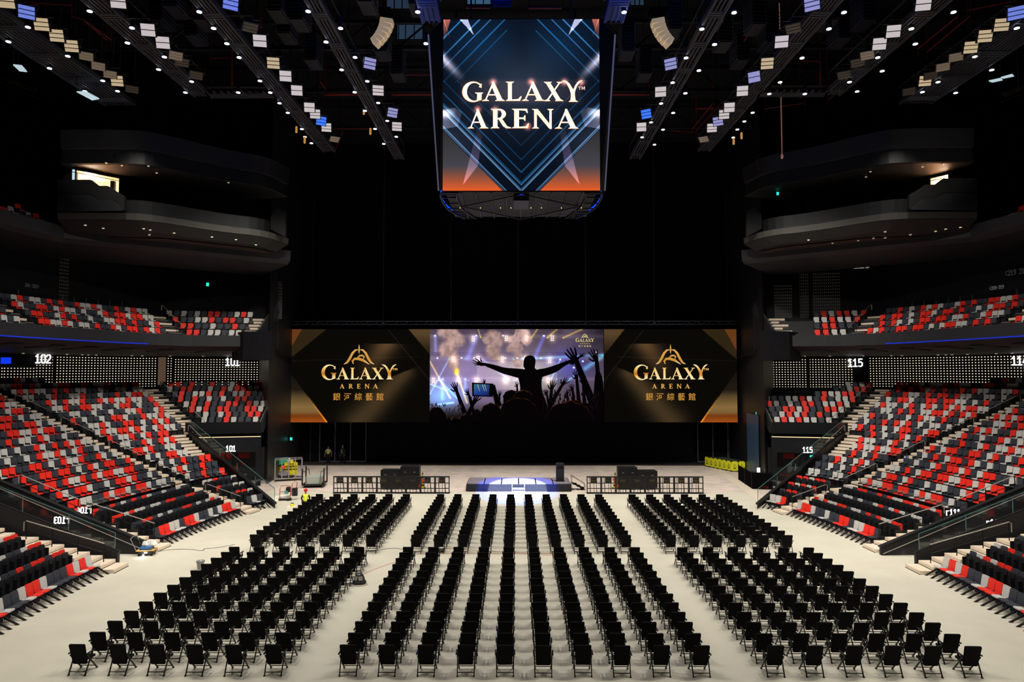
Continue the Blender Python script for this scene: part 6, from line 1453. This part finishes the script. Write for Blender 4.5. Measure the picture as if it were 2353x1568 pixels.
# black drape enclosure right of the stage floor
P = [onfloor(1697, 1103), onfloor(1728, 1124), onfloor(1776, 1126)]; t = thing('drape_enclosure', P[1], 'waist-high black pleated drape enclosure beside the right stage wall', 'drape'); L = P[1].copy()
for (a, b, n) in ((P[0], P[1], 24), (P[1], P[2], 16)):
    mb = MB(); d = b-a; nn = Vector((-d.y, d.x, 0)).normalized()
    mb.loft([[a+d*k/n+nn*.05*(k % 2)-L, a+d*k/n+nn*.03*(k % 2)+Vector((0, 0, 1.28))-L] for k in range(n+1)]); mb.build('curtain', mat('curtain_black', (6, 6, 7), .95, spec=.05), t)
mb = MB()
for q in (P[0], P[1], P[2], P[0].lerp(P[1], .5)): mb.cyl(q-L, q-L+Vector((0, 0, 1.42)), .025, 6)
mb.build('posts', M_rail, t)
q = at(1742, 1079, 58); t = thing('laptop_desk', (q.x, 58, 0), 'small desk with a bright white screen behind the black drapes', 'desk'); MB().box(-.5, .4, -.3, .3, .86, .9).build('top', M_case, t)
for x in (-.45, .35): MB().box(x-.03, x+.03, -.27, .27, 0, .86).build('leg', M_case, t)
o = MB().box(-.14, .14, 0, .02, 0, .38).build('lit_screen', mat('screen_white', (215, 235, 250), .4, emit=(215, 235, 250), es=1.0), loc=(q.x, 57.9, .9)); tag(o, 'small glowing white screen on the desk behind the black drapes', 'screen')
# small floor uplights by the right tunnel
for j, (px, py, pw) in enumerate(((2073, 1273, 60), (2130, 1271, 12), (330, 1279, 12))):
    p = onfloor(px, py); o = MB().lathe([(.05, 0), (.05, .08), (.02, .10)], 8).build('floor_uplight', mat('uplight', (255, 240, 235), .5, emit=(255, 235, 225), es=3), loc=(p.x, p.y-.03, 0)); tag(o, ('bright little floor light at the foot of the right tunnel wall', 'dim little floor light inside the right tunnel mouth', 'little floor light behind the orange dolly')[j], 'light')
    l = bpy.data.lights.new('uplight_glow', 'POINT'); l.energy = pw*.4; l.shadow_soft_size = .05; l.color = (1, .92, .9); lo = bpy.data.objects.new('uplight_glow', l); C.objects.link(lo); lo.location = (p.x, p.y-.25, .12)
# blue bottle on the right aisle
p = at(2083, 1050, P3(1, 10.5, 11.75, 0).y); t = thing('drink_bottle', (p.x, p.y, p.z-.16), 'blue plastic bottle standing on the right aisle stairs', 'bottle'); MB().lathe([(.05, 0), (.055, .02), (.055, .22), (.02, .27), (.02, .3)], 12).build('body', mat('bottle_blue', (30, 90, 200), .2), t); MB().lathe([(.025, .3), (.025, .33)], 10).build('cap', mat('bottle_cap', (220, 120, 120)), t)

# ------------------------------------------------------------------ people
def skin(name, nodes, edges, m, parent, root=0, sub=2):
    bm = bmesh.new(); lay = bm.verts.layers.skin.verify(); vs = [bm.verts.new(p) for p, r in nodes]; bm.verts.ensure_lookup_table()
    for v, (p, r) in zip(vs, nodes): v[lay].radius = (r if isinstance(r, tuple) else (r, r)); v[lay].use_root = False
    vs[root][lay].use_root = True
    for a, b in edges: bm.edges.new((vs[a], vs[b]))
    me = bpy.data.meshes.new(name); bm.to_mesh(me); bm.free(); me.materials.append(m); o = link(name, me, parent)
    o.modifiers.new('skin', 'SKIN').use_smooth_shade = True; s = o.modifiers.new('sub', 'SUBSURF'); s.levels = sub; s.render_levels = sub; return o
def person(x, y, rz, label, J, cloth, head_turn=0, z=0):
    """J: joint positions; cloth: list of (name, joints chain..., material, grow)"""
    t = thing('person', (x, y, z), label, 'person', rz=rz)
    N, E = [], []; ix = {}
    def add(k, r, par=None):
        ix[k] = len(N); N.append((J[k], r))
        if par is not None: E.append((ix[par], ix[k]))
    add('pelvis', (.14, .11)); add('belly', (.13, .10), 'pelvis'); add('chest', (.15, .11), 'belly'); add('neck0', (.08, .07), 'chest'); add('neck', .052, 'neck0'); add('jaw', (.062, .075), 'neck'); add('head', (.078, .095), 'jaw'); add('crown', (.055, .07), 'head')
    for s in 'LR':
        add('sh'+s, .06, 'neck0'); add('el'+s, .042, 'sh'+s); add('wr'+s, .028, 'el'+s); add('palm'+s, (.036, .018), 'wr'+s)
        pl = Vector(J['palm'+s]); d = (pl-Vector(J['wr'+s])).normalized(); side = d.cross(Vector((0, 1, 0))).normalized() if abs(d.y) < .9 else Vector((1, 0, 0))
        for q, (o_, l) in enumerate(((-.03, .065), (-.01, .08), (.01, .075), (.028, .06))):
            J[f'f{q}{s}'] = pl+d*.05+side*o_; J[f'g{q}{s}'] = pl+d*(.05+l)+side*o_+Vector((0, .015, 0)); add(f'f{q}{s}', .009, 'palm'+s); add(f'g{q}{s}', .007, f'f{q}{s}')
        J['t'+s] = pl+side*.05*(1 if s == 'L' else -1)+d*.02; add('t'+s, .009, 'palm'+s)
        add('hip'+s, .085, 'pelvis'); add('kn'+s, .058, 'hip'+s); add('an'+s, .036, 'kn'+s); add('toe'+s, .035, 'an'+s)
    skin('body', N, E, mat('skin_tone', (172, 118, 92), .6), t)
    hd = Vector(J['head']); f = MB(); 
    for s in (-1, 1): f.lathe([(.002, -.012), (.012, 0), (.002, .012)], 6, c=(hd.x+s*.03, hd.y-.092, hd.z+.0))
    f.build('eyes', M_k, t); f = MB(); f.lathe([(.006, .02), (.016, -.025), (.004, -.032)], 6, c=(hd.x, hd.y-.10, hd.z-.02)); f.build('nose', mat('skin_tone', (172, 118, 92)), t)
    MB().box(hd.x-.022, hd.x+.022, hd.y-.096, hd.y-.088, hd.z-.072, hd.z-.064).build('mouth', mat('lip', (130, 70, 60)), t)
    for s in (-1, 1): MB().lathe([(.004, -.03), (.014, -.01), (.016, .02), (.004, .03)], 6, c=(hd.x+s*.082, hd.y, hd.z-.01)).build('ear', mat('skin_tone', (172, 118, 92)), t)
    for nm, keys, par, grow, m in cloth:
        nn, ee = [], []
        for k, (key, pk) in enumerate(keys):
            r = N[ix[key]][1]; r = r if isinstance(r, tuple) else (r, r); nn.append((J[key] if key != 'anL_' else J['anL'], (r[0]+grow, r[1]+grow)))
            if pk is not None: ee.append(([q[0] for q in keys].index(pk), k))
        skin(nm, nn, ee, m, t)
    return t
def standing(h=1.78, arm=.3, lean=0, foot=.13):
    k = h/1.78; V = lambda x, y, z: Vector((x*k, y*k, z*k)); J = {'pelvis': V(0, 0, .95), 'belly': V(0, 0, 1.10), 'chest': V(0, .0, 1.28), 'neck0': V(0, .01, 1.42), 'neck': V(0, 0, 1.51), 'jaw': V(0, -.02, 1.59), 'head': V(0, 0, 1.67), 'crown': V(0, .01, 1.73)}
    for s, x in (('L', -1), ('R', 1)):
        J['sh'+s] = V(x*.19, 0, 1.40); J['el'+s] = V(x*(.25+arm*.1), .03, 1.12); J['wr'+s] = V(x*(.27+arm*.1), -.04, .88); J['palm'+s] = V(x*(.27+arm*.1), -.06, .80)
        J['hip'+s] = V(x*.09, 0, .90); J['kn'+s] = V(x*foot, -.02, .50); J['an'+s] = V(x*foot*1.1, .02, .08); J['toe'+s] = V(x*foot*1.3, -.14, .04)
    return J
legs = [('pelvis', None), ('hipL', 'pelvis'), ('knL', 'hipL'), ('anL', 'knL'), ('hipR', 'pelvis'), ('knR', 'hipR'), ('anR', 'knR')]
torso = [('pelvis', None), ('belly', 'pelvis'), ('chest', 'belly'), ('neck0', 'chest')]
arms = [('shL', 'neck0'), ('elL', 'shL'), ('shR', 'neck0'), ('elR', 'shR')]
larms = [('shL', 'neck0'), ('elL', 'shL'), ('wrL', 'elL'), ('shR', 'neck0'), ('elR', 'shR'), ('wrR', 'elR')]
shoes = lambda s: [('an'+s, None), ('toe'+s, 'an'+s)]
M_trs, M_vest, M_gsh, M_suit, M_shirt = mat('trousers_black', (16, 16, 20), .8), mat('vest_yellow', (215, 225, 40), .6), mat('shirt_grey', (160, 158, 160), .7), mat('suit_black', (15, 15, 20), .7), mat('shirt_blue_grey', (130, 136, 150), .7)
M_hair = mat('hair_dark', (20, 16, 14), .8); Yp = 69.9
def hair(t, J, m):
    h = Vector(J['head']); MB().lathe([(.086, .02), (.088, .05), (.072, .09), (.035, .112), (.005, .118)], 14, c=(h.x, h.y+.015, h.z)).build('hair', m, t)
J = standing(1.78, .6); p = at(754, 1061, Yp)
t = person(p.x, Yp, 0, 'person in yellow safety vest and dark trousers standing before the black stage doors', J, [('trousers', legs, 0, .018, M_trs), ('shirt', torso+arms, 0, .012, M_gsh), ('vest', torso+[('shL', 'neck0'), ('shR', 'neck0')], 0, .032, M_vest), ('shoe', shoes('L'), 0, .012, M_k), ('shoe', shoes('R'), 0, .012, M_k)]); hair(t, J, M_hair)
mb = MB()
for z in (1.05, 1.22): mb.box(-.17, .17, -.165, -.155, z, z+.035)
mb.build('reflective_band', mat('band_silver', (170, 170, 165), .4), t)
J = standing(1.88, .1, foot=.2); J['palmR'] = J['palmR']+Vector((.04, -.04, .02)); p = at(787, 1061, Yp)
t = person(p.x, Yp, -.5, 'person in a dark open suit and grey shirt standing right of the vested person', J, [('trousers', legs, 0, .02, M_suit), ('jacket', torso+larms, 0, .03, M_suit), ('shoe', shoes('L'), 0, .012, M_k), ('shoe', shoes('R'), 0, .012, M_k)]); hair(t, J, mat('hair_grey', (110, 100, 95), .8))
MB().prism([(-.05, 1.46), (.05, 1.46), (.06, 1.2), (.02, 1.02), (-.02, 1.02), (-.06, 1.2)], .03, Matrix.Translation((0, -.155, 0))).build('shirt_front', M_shirt, t)
# crouching worker with red helmet
V = Vector; J = {'pelvis': V((0, .18, .42)), 'belly': V((0, .10, .56)), 'chest': V((0, -.0, .74)), 'neck0': V((0, -.06, .88)), 'neck': V((0, -.10, .96)), 'jaw': V((0, -.15, 1.03)), 'head': V((0, -.15, 1.12)), 'crown': V((0, -.14, 1.18))}
for s, x in (('L', -1), ('R', 1)):
    J['sh'+s] = V((x*.19, -.05, .86)); J['el'+s] = V((x*.28, -.2, .62)); J['wr'+s] = V((x*.20, -.4, .45)); J['palm'+s] = V((x*.17, -.47, .42))
    J['hip'+s] = V((x*.10, .16, .40)); J['kn'+s] = V((x*.22, -.28, .48)); J['an'+s] = V((x*.17, .0, .09)); J['toe'+s] = V((x*.2, -.14, .04))
p = onfloor(702, 1168); t = person(p.x, p.y, pi+.3, 'crouching person in red safety helmet and yellow vest left of the far chairs', J, [('trousers', legs, 0, .018, M_trs), ('shirt', torso+larms, 0, .012, M_trs), ('vest', torso+[('shL', 'neck0'), ('shR', 'neck0')], 0, .032, M_vest), ('shoe', shoes('L'), 0, .012, M_k), ('shoe', shoes('R'), 0, .012, M_k)])
h = J['head']; MB().lathe([(.135, .02), (.125, .05), (.118, .10), (.085, .155), (.02, .18)], 16, c=(h.x, h.y, h.z)).build('helmet', mat('helmet_red', (215, 30, 25), .3), t); MB().box(-.08, .08, -.19, -.1, .0, .02, Matrix.Translation(h+Vector((0, 0, .02)))).build('helmet_peak', mat('helmet_red', (215, 30, 25), .3), t)
